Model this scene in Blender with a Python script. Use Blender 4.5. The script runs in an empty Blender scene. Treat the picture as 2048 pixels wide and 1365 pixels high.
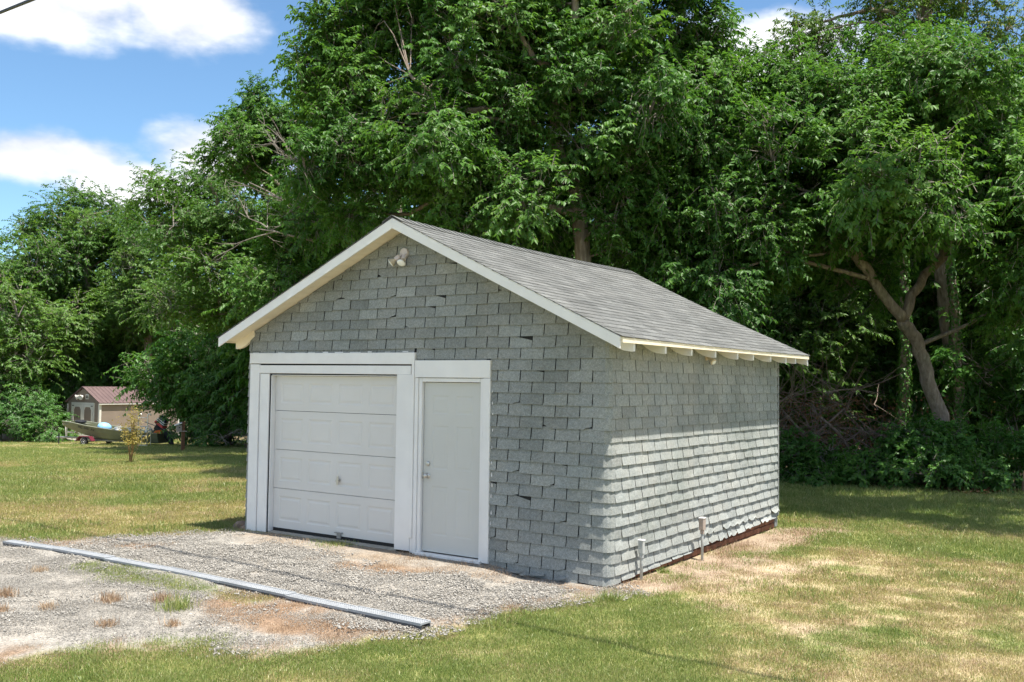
import bpy, bmesh, math, random
import numpy as np
from mathutils import Vector, Matrix, Euler

random.seed(7)
RNG = np.random.RandomState(11)
SCN = bpy.context.scene
COL = SCN.collection

# ------------------------------------------------------------------ camera
CAM_A, CAM_PITCH, CAM_ROLL, CAM_F = 0.5975, 0.0444, 0.0129, 1886.7
CAM_POS = Vector((4.755, -8.837, 2.118))
def cam_ray(r, u):
    cr, sr = math.cos(CAM_ROLL), math.sin(CAM_ROLL)
    r, u = r*cr - u*sr, r*sr + u*cr
    c, s = math.cos(CAM_PITCH), math.sin(CAM_PITCH)
    fw, u = c - u*s, s + u*c
    ca, sa = math.cos(CAM_A), math.sin(CAM_A)
    return Vector((r*ca - fw*sa, r*sa + fw*ca, u))
_f = cam_ray(0, 0)
_r = cam_ray(1, 0) - _f
_u = cam_ray(0, 1) - _f
cd = bpy.data.cameras.new('camera')
cam = bpy.data.objects.new('camera', cd)
COL.objects.link(cam)
cam.matrix_world = Matrix(((_r.x, _u.x, -_f.x, CAM_POS.x), (_r.y, _u.y, -_f.y, CAM_POS.y), (_r.z, _u.z, -_f.z, CAM_POS.z), (0, 0, 0, 1)))
cd.sensor_width = 36.0
cd.lens = CAM_F/2048.0*36.0
cd.clip_start = 0.05
cd.clip_end = 3000.0
SCN.camera = cam

# ------------------------------------------------------------------ sun, sky, exposure
SUN_TO = Vector((0.30, -0.045, 1.0)).normalized()
sd = bpy.data.lights.new('sun', 'SUN')
sd.energy = 5.0
sd.angle = math.radians(0.53)
sd.color = (1.0, 0.945, 0.86)
sun = bpy.data.objects.new('sun', sd)
COL.objects.link(sun)
sun.rotation_euler = SUN_TO.to_track_quat('Z', 'Y').to_euler()
sun.location = (6, -4, 30)

world = bpy.data.worlds.new('World')
SCN.world = world
world.use_nodes = True
wn, wl = world.node_tree.nodes, world.node_tree.links
wn.clear()
def wnode(t, **kw):
    n = wn.new(t)
    for k, v in kw.items(): setattr(n, k, v)
    return n
w_out = wnode('ShaderNodeOutputWorld')
w_bg = wnode('ShaderNodeBackground')
w_bg.inputs['Strength'].default_value = 0.092
w_sky = wnode('ShaderNodeTexSky', sky_type='NISHITA')
w_sky.sun_disc = False
w_sky.sun_elevation = math.asin(SUN_TO.z)
w_sky.sun_rotation = math.atan2(SUN_TO.x, SUN_TO.y)
w_sky.altitude = 700.0
w_sky.air_density = 1.0
w_sky.dust_density = 0.15
w_sky.ozone_density = 1.3
# drifting cumulus: noise in the direction of view, gathered into banks all round the sky
w_tc = wnode('ShaderNodeTexCoord')
w_sep = wnode('ShaderNodeSeparateXYZ')
wl.new(w_tc.outputs['Generated'], w_sep.inputs[0])
def wmath(op, a, b=None, c=None):
    n = wnode('ShaderNodeMath', operation=op)
    for i, v in enumerate((a, b, c)):
        if v is None: continue
        if isinstance(v, (int, float)): n.inputs[i].default_value = v
        else: wl.new(v, n.inputs[i])
    return n.outputs[0]
w_az = wmath('ARCTAN2', w_sep.outputs['X'], w_sep.outputs['Y'])
w_el = wmath('ARCSINE', w_sep.outputs['Z'])
w_cmb = wnode('ShaderNodeCombineXYZ')
wl.new(w_az, w_cmb.inputs[0]); wl.new(wmath('MULTIPLY', w_el, 1.9), w_cmb.inputs[1])
def wnoise(scale, detail, rough, off):
    mp = wnode('ShaderNodeMapping'); mp.inputs['Location'].default_value = off
    wl.new(w_cmb.outputs[0], mp.inputs[0])
    n = wnode('ShaderNodeTexNoise'); n.inputs['Scale'].default_value = scale
    n.inputs['Detail'].default_value = detail; n.inputs['Roughness'].default_value = rough
    wl.new(mp.outputs[0], n.inputs['Vector'])
    return n.outputs['Fac']
w_fine = wnoise(9.0, 5.0, 0.55, (3.1, 1.7, 0.4))
# cloud banks: (azimuth, elevation, half width, half height)
BANKS = [(-1.08, 0.352, 0.20, 0.062), (-0.94, 0.358, 0.12, 0.065), (-1.06, 0.209, 0.15, 0.044), (-0.89, 0.226, 0.15, 0.060), (-0.98, 0.192, 0.13, 0.038), (-0.33, 0.33, 0.2, 0.06)]
w_azel = wnode('ShaderNodeCombineXYZ')
wl.new(w_az, w_azel.inputs[0]); wl.new(w_el, w_azel.inputs[1])
acc = None
for az, el, hw, hh in BANKS:
    mp = wnode('ShaderNodeMapping', vector_type='TEXTURE')
    mp.inputs['Location'].default_value = (az, el, 0); mp.inputs['Scale'].default_value = (hw, hh, 1)
    wl.new(w_azel.outputs[0], mp.inputs[0])
    gr_ = wnode('ShaderNodeTexGradient', gradient_type='QUADRATIC_SPHERE')
    wl.new(mp.outputs[0], gr_.inputs[0])
    acc = gr_.outputs['Fac'] if acc is None else wmath('MAXIMUM', acc, gr_.outputs['Fac'])
acc = wmath('MULTIPLY', wmath('POWER', acc, 0.5), 1.25)
# broken cloud added over the unseen sky, thickened to whiten and lift ambient light
w_rest = wnode('ShaderNodeMapRange', interpolation_type='SMOOTHSTEP')
w_rest.inputs['From Min'].default_value = 0.42; w_rest.inputs['From Max'].default_value = 0.58
wl.new(wnoise(1.7, 2.0, 0.5, (7.7, 2.3, 1.1)), w_rest.inputs['Value'])
w_open = wmath('MULTIPLY', wmath('ABSOLUTE', wmath('ADD', w_az, 0.6)), 1.25)
acc = wmath('MAXIMUM', acc, wmath('MULTIPLY', w_rest.outputs[0], wmath('MINIMUM', wmath('SUBTRACT', w_open, 0.45), 1.0)))
w_den = wmath('ADD', acc, wmath('MULTIPLY', wmath('SUBTRACT', w_fine, 0.5), 1.35))
world.cycles.sampling_method = 'MANUAL'
world.cycles.sample_map_resolution = 512
w_mr = wnode('ShaderNodeMapRange', interpolation_type='SMOOTHSTEP')
w_mr.inputs['From Min'].default_value = 0.28
w_mr.inputs['From Max'].default_value = 0.85
wl.new(w_den, w_mr.inputs['Value'])
w_cl = wnode('ShaderNodeMixRGB')
w_cl.inputs['Color1'].default_value = (4.4, 4.6, 5.1, 1)
w_cl.inputs['Color2'].default_value = (7.0, 7.0, 7.1, 1)
w_sh = wnode('ShaderNodeMapRange'); w_sh.inputs['From Min'].default_value = 0.35; w_sh.inputs['From Max'].default_value = 0.62
wl.new(w_fine, w_sh.inputs['Value']); wl.new(w_sh.outputs[0], w_cl.inputs['Fac'])
w_mix = wnode('ShaderNodeMixRGB')
wl.new(wmath('MULTIPLY', w_mr.outputs[0], 0.96), w_mix.inputs['Fac'])
w_tone = wnode('ShaderNodeMixRGB', blend_type='MULTIPLY')
w_tone.inputs['Fac'].default_value = 1.0; w_tone.inputs['Color2'].default_value = (0.80, 0.98, 1.04, 1)
wl.new(w_sky.outputs[0], w_tone.inputs['Color1'])
wl.new(w_tone.outputs[0], w_mix.inputs['Color1'])
wl.new(w_cl.outputs[0], w_mix.inputs['Color2'])
wl.new(w_mix.outputs[0], w_bg.inputs['Color'])
wl.new(w_bg.outputs[0], w_out.inputs['Surface'])

SCN.view_settings.view_transform = 'Standard'
SCN.view_settings.look = 'None'
SCN.view_settings.exposure = 1.08
SCN.view_settings.gamma = 1.0
SCN.view_settings.use_curve_mapping = False
SCN.cycles.max_bounces = 6
SCN.cycles.diffuse_bounces = 3
SCN.cycles.glossy_bounces = 2
SCN.cycles.transmission_bounces = 3
SCN.cycles.use_denoising = True
SCN.cycles.use_adaptive_sampling = True
SCN.cycles.adaptive_threshold = 0.025

# ------------------------------------------------------------------ helpers
def add_obj(name, me, parent=None, mats=()):
    o = bpy.data.objects.new(name, me)
    COL.objects.link(o)
    for m in mats: me.materials.append(m)
    if parent is not None:
        o.parent = parent
        if parent.parent is None: o.matrix_parent_inverse = Matrix.Translation(-Vector(parent.location))
    return o

def thing(name, label, cat, loc=(0, 0, 0), group=None):
    o = bpy.data.objects.new(name, None)
    COL.objects.link(o)
    o.location = loc
    o.matrix_basis = Matrix.Translation(Vector(loc))
    o.empty_display_size = 0.2
    return tag(o, label, cat, group)

def tag(o, label, cat, group=None):
    o['label'] = label
    o['category'] = cat
    if group: o['group'] = group
    return o

def kind(o, k):
    o['kind'] = k
    return o

class MB:
    """collects faces of one mesh"""
    def __init__(s): s.v, s.f, s.m, s.t = [], [], [], []
    def add(s, vs, fs, mi=0, tint=0.5):
        b = len(s.v)
        s.v.extend([tuple(p) for p in vs])
        for f in fs:
            s.f.append(tuple(b+i for i in f)); s.m.append(mi); s.t.append(tint)
        return s
    def box(s, x0, x1, y0, y1, z0, z1, mi=0, tint=0.5, M=None):
        vs = [(x0,y0,z0),(x1,y0,z0),(x1,y1,z0),(x0,y1,z0),(x0,y0,z1),(x1,y0,z1),(x1,y1,z1),(x0,y1,z1)]
        if M is not None: vs = [tuple(M @ Vector(p)) for p in vs]
        return s.add(vs, [(0,3,2,1),(4,5,6,7),(0,1,5,4),(1,2,6,5),(2,3,7,6),(3,0,4,7)], mi, tint)
    def prism(s, poly, fn0, fn1, mi=0, tint=0.5):
        n = len(poly)
        vs = [fn0(*p) for p in poly] + [fn1(*p) for p in poly]
        fs = [tuple(range(n)), tuple(range(2*n-1, n-1, -1))] + [((i+1) % n, i, n+i, n+(i+1) % n) for i in range(n)]
        return s.add(vs, fs, mi, tint)
    def tube(s, path, rad, n=8, mi=0, tint=0.5, caps=True, bump=0.0):
        P = [Vector(p) for p in path]
        k = len(P)
        if isinstance(rad, (int, float)): rad = [rad]*k
        vs, fs = [], []
        up = Vector((0.13, 0.31, 0.94))
        prev = None
        for i in range(k):
            d = (P[min(i+1, k-1)] - P[max(i-1, 0)]).normalized()
            a = d.cross(up) if prev is None else prev - d*prev.dot(d)
            if a.length < 1e-4: a = d.cross(Vector((1, 0, 0.2)))
            a.normalize(); prev = a
            b = d.cross(a)
            for j in range(n):
                t = 2*math.pi*j/n
                rr = rad[i]*(1 + (bump*random.uniform(-1, 1) if bump else 0))
                vs.append(P[i] + (a*math.cos(t) + b*math.sin(t))*rr)
        for i in range(k-1):
            for j in range(n):
                fs.append((i*n+j, i*n+(j+1) % n, (i+1)*n+(j+1) % n, (i+1)*n+j))
        if caps:
            fs.append(tuple(range(n-1, -1, -1))); fs.append(tuple((k-1)*n+j for j in range(n)))
        return s.add(vs, fs, mi, tint)
    def lathe(s, prof, M, n=16, mi=0, tint=0.5):
        """prof: (radius, height) along local Z"""
        vs, fs = [], []
        for r, h in prof:
            for j in range(n):
                t = 2*math.pi*j/n
                vs.append(M @ Vector((r*math.cos(t), r*math.sin(t), h)))
        k = len(prof)
        for i in range(k-1):
            for j in range(n):
                fs.append((i*n+j, i*n+(j+1) % n, (i+1)*n+(j+1) % n, (i+1)*n+j))
        fs.append(tuple(range(n-1, -1, -1))); fs.append(tuple((k-1)*n+j for j in range(n)))
        return s.add(vs, fs, mi, tint)
    def mesh(s, name, smooth=False):
        me = bpy.data.meshes.new(name)
        me.from_pydata(s.v, [], s.f)
        me.polygons.foreach_set('material_index', s.m)
        a = me.attributes.new('tint', 'FLOAT', 'FACE')
        a.data.foreach_set('value', s.t)
        if smooth: me.polygons.foreach_set('use_smooth', [True]*len(s.f))
        me.update()
        return me
    def build(s, name, mats, parent=None, smooth=False, bevel=0.0):
        if not isinstance(mats, (list, tuple)): mats = [mats]
        o = add_obj(name, s.mesh(name, smooth), parent, mats)
        if bevel:
            bv = o.modifiers.new('edge', 'BEVEL'); bv.width = bevel; bv.segments = 1; bv.limit_method = 'ANGLE'
        return o

def frame_to(p, d):
    d = Vector(d).normalized()
    return Matrix.Translation(Vector(p)) @ d.to_track_quat('Z', 'Y').to_matrix().to_4x4()

# ------------------------------------------------------------------ numpy noise
_TAB = np.random.RandomState(5).rand(256, 256)
def vnoise(x, y):
    xi, yi = np.floor(x).astype(int), np.floor(y).astype(int)
    fx, fy = x - xi, y - yi
    fx, fy = fx*fx*(3-2*fx), fy*fy*(3-2*fy)
    g = lambda i, j: _TAB[i & 255, j & 255]
    return (g(xi, yi)*(1-fx)+g(xi+1, yi)*fx)*(1-fy) + (g(xi, yi+1)*(1-fx)+g(xi+1, yi+1)*fx)*fy
def fbm(x, y, scale, seed=0, octv=4):
    x = np.asarray(x, float)*scale + seed*17.3; y = np.asarray(y, float)*scale + seed*9.1
    r, a, t = 0, 1.0, 0
    for o in range(octv):
        r = r + a*vnoise(x*2**o + o*31.7, y*2**o + o*11.9); t += a; a *= 0.55
    return r/t
def sstep(a, b, x):
    t = np.clip((x-a)/(b-a), 0, 1)
    return t*t*(3-2*t)
def poly_sd(px, py, poly):
    """signed distance to a polygon, inside positive"""
    px, py = np.asarray(px, float), np.asarray(py, float)
    d = np.full(px.shape, 1e9); ins = np.zeros(px.shape, bool)
    n = len(poly)
    for i in range(n):
        ax, ay = poly[i]; bx, by = poly[(i+1) % n]
        ex, ey = bx-ax, by-ay
        t = np.clip(((px-ax)*ex + (py-ay)*ey)/(ex*ex+ey*ey+1e-12), 0, 1)
        d = np.minimum(d, np.hypot(px-ax-t*ex, py-ay-t*ey))
        c = ((ay > py) != (by > py)) & (px < (bx-ax)*(py-ay)/(by-ay+1e-12)+ax)
        ins ^= c
    return np.where(ins, d, -d)

def ground_z(x, y):
    """the lot falls gently away towards the far shed"""
    x = np.asarray(x, float); y = np.asarray(y, float)
    t = -0.85*x + 0.53*y - 8
    z = -0.033*np.where(t > 0, t*t/(np.abs(t)+4), 0)
    return z
def gz(x, y): return float(ground_z(x, y))

# ------------------------------------------------------------------ materials
MATS = {}
def new_mat(name):
    m = bpy.data.materials.new(name); m.use_nodes = True
    m.node_tree.nodes.clear()
    MATS[name] = m
    return m, m.node_tree.nodes, m.node_tree.links
class NT:
    def __init__(s, name):
        s.m, s.n, s.l = new_mat(name)
        s.out = s.n.new('ShaderNodeOutputMaterial')
        s.geo = s.n.new('ShaderNodeNewGeometry')
        s.pos = s.geo.outputs['Position']
    def noise(s, scale, detail=3, rough=0.55, vec=None, out='Fac', dist=0.0):
        t = s.n.new('ShaderNodeTexNoise')
        t.inputs['Scale'].default_value = scale; t.inputs['Detail'].default_value = detail
        t.inputs['Roughness'].default_value = rough; t.inputs['Distortion'].default_value = dist
        s.l.new(vec or s.pos, t.inputs['Vector'])
        return t.outputs[out]
    def stretch(s, sc, vec=None):
        mp = s.n.new('ShaderNodeMapping'); mp.inputs['Scale'].default_value = sc
        s.l.new(vec or s.pos, mp.inputs['Vector']); return mp.outputs[0]
    def ramp(s, fac, stops):
        r = s.n.new('ShaderNodeValToRGB')
        e = r.color_ramp.elements
        while len(e) < len(stops): e.new(0.5)
        for el, (p, c) in zip(e, stops):
            el.position = p; el.color = (*c, 1) if len(c) == 3 else c
        s.l.new(fac, r.inputs[0]); return r.outputs[0]
    def mix(s, a, b, fac, mode='MIX'):
        x = s.n.new('ShaderNodeMixRGB'); x.blend_type = mode
        for i, v in ((0, fac), (1, a), (2, b)):
            if isinstance(v, (int, float)): x.inputs[i].default_value = v if i == 0 else (v, v, v, 1)
            elif isinstance(v, tuple): x.inputs[i].default_value = (*v, 1)
            else: s.l.new(v, x.inputs[i])
        return x.outputs[0]
    def math(s, op, a, b=None):
        x = s.n.new('ShaderNodeMath'); x.operation = op
        for i, v in enumerate((a, b)):
            if v is None: continue
            if isinstance(v, (int, float)): x.inputs[i].default_value = v
            else: s.l.new(v, x.inputs[i])
        return x.outputs[0]
    def rng(s, v, a, b, c=0, d=1):
        x = s.n.new('ShaderNodeMapRange')
        for i, q in enumerate((v, a, b, c, d)):
            if isinstance(q, (int, float)): x.inputs[i].default_value = q
            else: s.l.new(q, x.inputs[i])
        return x.outputs[0]
    def attr(s, name, out='Fac'):
        a = s.n.new('ShaderNodeAttribute'); a.attribute_name = name
        return a.outputs[out]
    def bump(s, h, strength=0.3, dist=0.01):
        b = s.n.new('ShaderNodeBump'); b.inputs['Strength'].default_value = strength; b.inputs['Distance'].default_value = dist
        s.l.new(h, b.inputs['Height']); return b.outputs[0]
    def bsdf(s, color, rough=0.7, spec=0.3, normal=None, metal=0.0, trans=None):
        p = s.n.new('ShaderNodeBsdfPrincipled')
        for k, v in (('Base Color', color), ('Roughness', rough), ('Specular IOR Level', spec), ('Metallic', metal)):
            if isinstance(v, tuple): p.inputs[k].default_value = (*v, 1)
            elif isinstance(v, (int, float)): p.inputs[k].default_value = v
            else: s.l.new(v, p.inputs[k])
        if normal is not None: s.l.new(normal, p.inputs['Normal'])
        s.l.new(p.outputs[0], s.out.inputs['Surface'])
        return p

def worn(name, col, rough=0.6, spec=0.3, var=0.12, scale=3.0, bump=0.15, bscale=60, dirt=None, metal=0.0):
    """painted or plain surface with a little uneven tone and fine relief"""
    t = NT(name)
    n1 = t.noise(scale, 5, 0.6)
    lo = tuple(c*(1-var) for c in col); hi = tuple(min(1, c*(1+var)) for c in col)
    c = t.ramp(n1, [(0.3, lo), (0.7, hi)])
    if dirt:
        n2 = t.noise(scale*2.3, 6, 0.75)
        c = t.mix(c, dirt, t.rng(n2, 0.58, 0.78, 0, 0.7))
    nb = t.noise(bscale, 3)
    t.bsdf(c, rough, spec, t.bump(nb, bump, 0.01), metal)
    return t.m

def shingle_mat(name, base, warm, dark, speck=0.5):
    t = NT(name)
    gr = t.noise(185, 3, 0.7)
    gr2 = t.noise(38, 2, 0.6)
    bl = t.noise(2.2, 4, 0.6)
    st = t.noise(0.9, 3, 0.5)
    tint = t.attr('tint')
    c = t.mix(base, warm, t.rng(bl, 0.38, 0.68, 0, 0.75))
    c = t.mix(c, dark, t.rng(st, 0.48, 0.70, 0, 0.75))
    v = t.rng(tint, 0, 1, 0.74, 1.26)
    c = t.mix(c, t.ramp(t.rng(gr, 0.32, 0.68), [(0, (0.42,)*3), (0.5, (0.98,)*3), (1, (1.6,)*3)]), speck, 'MULTIPLY')
    c = t.mix(c, t.ramp(t.rng(gr2, 0.35, 0.65), [(0, (0.8,)*3), (1, (1.2,)*3)]), 0.6, 'MULTIPLY')
    cc = t.n.new('ShaderNodeMixRGB'); cc.blend_type = 'MULTIPLY'; cc.inputs[0].default_value = 1
    t.l.new(c, cc.inputs[1])
    cb = t.n.new('ShaderNodeCombineColor')
    for i in range(3): t.l.new(v, cb.inputs[i])
    t.l.new(cb.outputs[0], cc.inputs[2])
    t.bsdf(cc.outputs[0], 0.95, 0.1, t.bump(gr, 0.35, 0.004))
    return t.m

M_WALLSH = shingle_mat('wall_shingle_grit', (0.255, 0.272, 0.265), (0.285, 0.288, 0.265), (0.19, 0.208, 0.195), 0.85)
M_ROOFSH = shingle_mat('roof_shingle_grit', (0.130, 0.134, 0.130), (0.150, 0.152, 0.145), (0.108, 0.112, 0.108), 0.85)
M_FELT = worn('felt_paper', (0.03, 0.031, 0.031), 0.95, 0.1)
M_WHITE = worn('white_trim_paint', (0.75, 0.745, 0.735), 0.5, 0.35, 0.05, 2.0, 0.12, 45)
M_PEEL = worn('peeling_white_paint', (0.76, 0.755, 0.745), 0.55, 0.3, 0.04, 4.0, 0.25, 40, dirt=(0.66, 0.64, 0.60))
M_ASPH = worn('asphalt_edge', (0.028, 0.029, 0.029), 0.95, 0.1)
M_CREAM = worn('cream_soffit_paint', (0.84, 0.75, 0.58), 0.6, 0.3, 0.06, 3.0, 0.15, 40)
M_GDOOR = worn('steel_door_white', (0.63, 0.62, 0.60), 0.42, 0.4, 0.03, 1.3, 0.05, 90)
M_EDOOR = worn('steel_door_grey', (0.54, 0.545, 0.52), 0.42, 0.4, 0.03, 1.3, 0.05, 90)
M_NICKEL = worn('brushed_nickel', (0.55, 0.54, 0.52), 0.3, 0.5, 0.05, 20, 0.02, 200, metal=0.9)
M_STEELD = worn('dull_steel', (0.30, 0.31, 0.32), 0.45, 0.5, 0.15, 20, 0.05, 150, metal=0.7)
M_RUBBER = worn('black_rubber', (0.02, 0.02, 0.02), 0.7, 0.3)
M_BLACK = worn('black_plastic', (0.018, 0.019, 0.022), 0.45, 0.4)
M_WOODRAW = worn('weathered_wood', (0.20, 0.15, 0.10), 0.85, 0.2, 0.25, 6, 0.4, 50)
M_BRICK = worn('foundation_brick', (0.20, 0.095, 0.06), 0.9, 0.15, 0.35, 9, 0.6, 60)
M_CONC = worn('concrete', (0.36, 0.34, 0.30), 0.9, 0.2, 0.15, 5, 0.4, 60)
M_GREYPVC = worn('grey_conduit', (0.42, 0.44, 0.43), 0.5, 0.35, 0.08, 8, 0.05, 100)
M_DRAIN = worn('pale_grey_grate', (0.29, 0.305, 0.32), 0.6, 0.25, 0.15, 4, 0.1, 80, dirt=(0.27, 0.245, 0.21))
M_DRAIND = worn('dark_grey_channel', (0.085, 0.09, 0.10), 0.6, 0.3, 0.15, 6, 0.1, 80)
M_LAMPBODY = worn('pinkish_white_enamel', (0.62, 0.56, 0.56), 0.5, 0.4, 0.1, 20, 0.05, 90)
M_LAMPOLD = worn('yellowed_enamel', (0.60, 0.52, 0.38), 0.45, 0.4, 0.1, 20, 0.05, 90)
_t = NT('bulb_glass'); _t.bsdf((0.80, 0.82, 0.80), 0.08, 0.6); M_BULB = _t.m
# ================================================================== THE GARAGE
GW, GL = 5.674, 5.376              # front width, depth
RX, RZ = -2.80, 4.09               # ridge
EXR, EZR = 0.30, 2.605             # right eave edge
EXL, EZL = -5.96, 2.69             # left eave edge
OG, OB = 0.33, 0.58                # gable overhangs front, back
EXPO = 0.1275
garage = thing('garage', 'grey shingle-clad garage with white trim, overhead door and entry door', 'garage', (-2.8, 0, 0))
def roof_z(x):
    return RZ - (x-RX)*(RZ-EZR)/(EXR-RX) if x > RX else RZ - (RX-x)*(RZ-EZL)/(RX-EXL)
def roof_top(x, y):
    """upper face of the roof deck with the age sag of ridge and slopes"""
    t = min(max((y+OG)/(GL+OG+OB), 0), 1)
    u = (x-RX)/(EXR-RX) if x > RX else (RX-x)/(RX-EXL)
    sag = 0.035*math.sin(math.pi*t)*(1-0.6*u) + 0.03*math.sin(math.pi*min(max(u, 0), 1))*(0.3+0.7*t)
    return roof_z(x) - sag
WTOP = lambda x: roof_z(x) - 0.10

# --- wall carcass
out = [(-GW, 0.0), (-5.235, 0.0), (-5.235, 2.19), (-2.935, 2.19), (-2.935, 0.0), (-2.55, 0.0), (-2.55, 2.125), (-1.655, 2.125), (-1.655, 0.0), (-0.09, 0.0), (-0.09, WTOP(0)), (RX, WTOP(RX)), (-GW, WTOP(-GW))]
mb = MB(); mb.prism(out, lambda x, z: (x, 0.0, z), lambda x, z: (x, 0.12, z)); mb.build('front_wall', M_FELT, garage)
mb = MB(); mb.box(-0.12, 0, 0.121, GL-0.121, 0.16, WTOP(0)); mb.build('side_wall', M_FELT, garage)
mb = MB(); mb.prism([(-0.089, 0.002), (-0.002, 0.089), (-0.002, 0.12), (-0.089, 0.12)], lambda x, y: (x, y, 0.0), lambda x, y: (x, y, WTOP(0))); mb.build('corner_post', M_FELT, garage)
mb = MB(); mb.box(-GW, -GW+0.12, 0.121, GL-0.121, 0.0, WTOP(-GW)); mb.build('side_wall', M_FELT, garage)
bo = [(-GW, 0.0), (0, 0.0), (0, WTOP(0)), (RX, WTOP(RX)), (-GW, WTOP(-GW))]
mb = MB(); mb.prism(bo, lambda x, z: (x, GL-0.12, z), lambda x, z: (x, GL, z)); mb.build('rear_wall', M_WALLSH, garage)
mb = MB(); mb.box(-GW+0.12, -0.12, 0.0, GL-0.12, 0.0, 0.07); mb.build('floor_slab', M_CONC, garage)

# --- wall shingles: every tab a piece; the 300 that show largest stay single, the rest are joined
tabs = []       # (screen size, MB)
def on_screen(p):
    v = Vector(p) - CAM_POS
    d = v.dot(_f)/_f.length_squared
    return v, max(d, 0.1)
def clip_poly(poly, a, b, c):
    """keep a*x+b*z<=c"""
    r = []
    for i in range(len(poly)):
        p, q = poly[i], poly[(i+1) % len(poly)]
        fp, fq = a*p[0]+b*p[1]-c, a*q[0]+b*q[1]-c
        if fp <= 0: r.append(p)
        if (fp < 0 < fq) or (fq < 0 < fp):
            t = fp/(fp-fq); r.append((p[0]+(q[0]-p[0])*t, p[1]+(q[1]-p[1])*t))
    return r
HOLES = [(-5.64, -2.64, 0.0, 2.47), (-2.77, -1.53, 0.0, 2.376)]     # under the white trim
def blocked(x0, x1, z0, z1):
    for a, b, c, d in HOLES:
        if x0 >= a and x1 <= b and z0 >= c-0.02 and z1 <= d+0.004: return True
    return False
mr = (RZ-EZR)/(EXR-RX); ml = (RZ-EZL)/(RX-EXL)
chips = {(8, 3): 1, (5, 5): 1, (10, 2): 1, (14, 3): 1, (4, 1): 1, (3, 3): 1, (7, 1): 1, (12, 1): 1, (21, 7): 1, (22, 9): 1, (21, 13): 1, (20, 14): 1, (23, 10): 1, (24, 11): 1, (19, 4): 1, (26, 12): 1, (1, 2): 1, (2, 4): 1, (6, 3): 1, (0, 3): 1, (0, 1): 1}
for j in range(-1, 31):
    zb = 0.096 + EXPO*j
    odd = j % 2
    xj = -0.20 - (0.155 if odd else 0.0)
    k = 0
    while xj > -GW-0.02:
        x1 = xj; x0 = xj - 0.31
        wob = random.uniform(-0.004, 0.004)
        xa, xb = max(x0, -GW-0.012)+0.0055, x1-0.0055
        zlo = max(zb + wob, -0.02)
        zhi = zb + EXPO + 0.018
        key = (j, k)
        k += 1; xj -= 0.31
        if xb - xa < 0.02 or zhi < 0.03: continue
        if blocked(xa, xb, zlo, zb+EXPO): continue
        poly = [(xa, zlo+random.uniform(-0.003, 0.003)), (xb, zlo+random.uniform(-0.003, 0.003)), (xb, zhi), (xa, zhi)]
        if key in chips or random.random() < 0.025:
            cxx = random.choice([0, 1]); s1, s2 = random.uniform(0.05, 0.11), random.uniform(0.02, 0.045)
            if cxx: poly = [poly[0], (xb-s1, zlo), (xb-s1*0.75, zlo+s2*0.55), (xb-s1*0.35, zlo+s2*0.7), (xb, zlo+s2)] + poly[2:]
            else: poly = [(xa, zlo+s2), (xa+s1*0.4, zlo+s2*0.75), (xa+s1*0.7, zlo+s2*0.3), (xa+s1, zlo)] + poly[1:]
        poly = clip_poly(poly, mr, 1, RZ-0.075+mr*RX)
        poly = clip_poly(poly, -ml, 1, RZ-0.075-ml*RX)
        # never run across the white trim
        if len(poly) >= 3:
            cxm = sum(p[0] for p in poly)/len(poly)
            for a, b, c, d in HOLES:
                if zlo < d and xb > a and xa < b:
                    if zb+EXPO > d+0.01 and xa > a-0.2 and xb < b+0.2: poly = clip_poly(poly, 0, -1, -(d-0.004))
                    elif cxm > (a+b)/2: poly = clip_poly(poly, -1, 0, -(b-0.012))
                    else: poly = clip_poly(poly, 1, 0, a+0.012)
                    if len(poly) < 3: break
        if len(poly) < 3: continue
        lift = 0.0215 + random.uniform(-0.0015, 0.003); tilt = random.uniform(-0.0025, 0.0025)
        fn0 = lambda x, z, zlo=zlo, lift=lift, tilt=tilt, xa=xa: (x, -(lift - (z-zlo)*0.13) - tilt*(x-xa)/0.3, z)
        fn1 = lambda x, z, zlo=zlo, lift=lift, xa=xa: (x, -max(lift - (z-zlo)*0.13 - 0.005, 0.001), z)
        m = MB(); m.prism(poly, fn0, fn1, tint=random.gauss(0.5, 0.15)); m.m = [0]+[1]*(len(m.f)-1)
        _, d = on_screen(((xa+xb)/2, 0, zlo))
        tabs.append(((xb-xa)*0.8*EXPO/d**2, m))

def grid_tab(fn, nu, nv, th, tint):
    """curved tab: fn(u, v) -> (point, outward), v=0 is the butt edge"""
    m = MB(); vs, fs = [], []
    for jv in range(nv+1):
        for iu in range(nu+1):
            p, nrm = fn(iu/nu, jv/nv); vs.append(p)
    w = nu+1
    for jv in range(nv):
        for iu in range(nu):
            a = jv*w+iu; fs.append((a, a+1, a+w+1, a+w))
    b = len(vs)
    for iu in range(nu+1):
        p, nrm = fn(iu/nu, 0); vs.append(tuple(Vector(p)-Vector(nrm)*th))
    for iu in range(nu): fs.append((iu+1, iu, b+iu, b+iu+1))
    for col in (0, nu):
        c0 = len(vs)
        for jv in range(nv+1):
            p, nrm = fn(col/nu, jv/nv); vs.append(tuple(Vector(p)-Vector(nrm)*th))
        for jv in range(nv):
            a = jv*w+col
            fs.append((a, a+w, c0+jv+1, c0+jv) if col == 0 else (a+w, a, c0+jv, c0+jv+1))
    m.add(vs, fs, 0, tint)
    m.m = [0]*(nu*nv)+[1]*(len(fs)-nu*nv)
    return m
NCOR = Vector((0.7071, -0.7071, 0))
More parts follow.
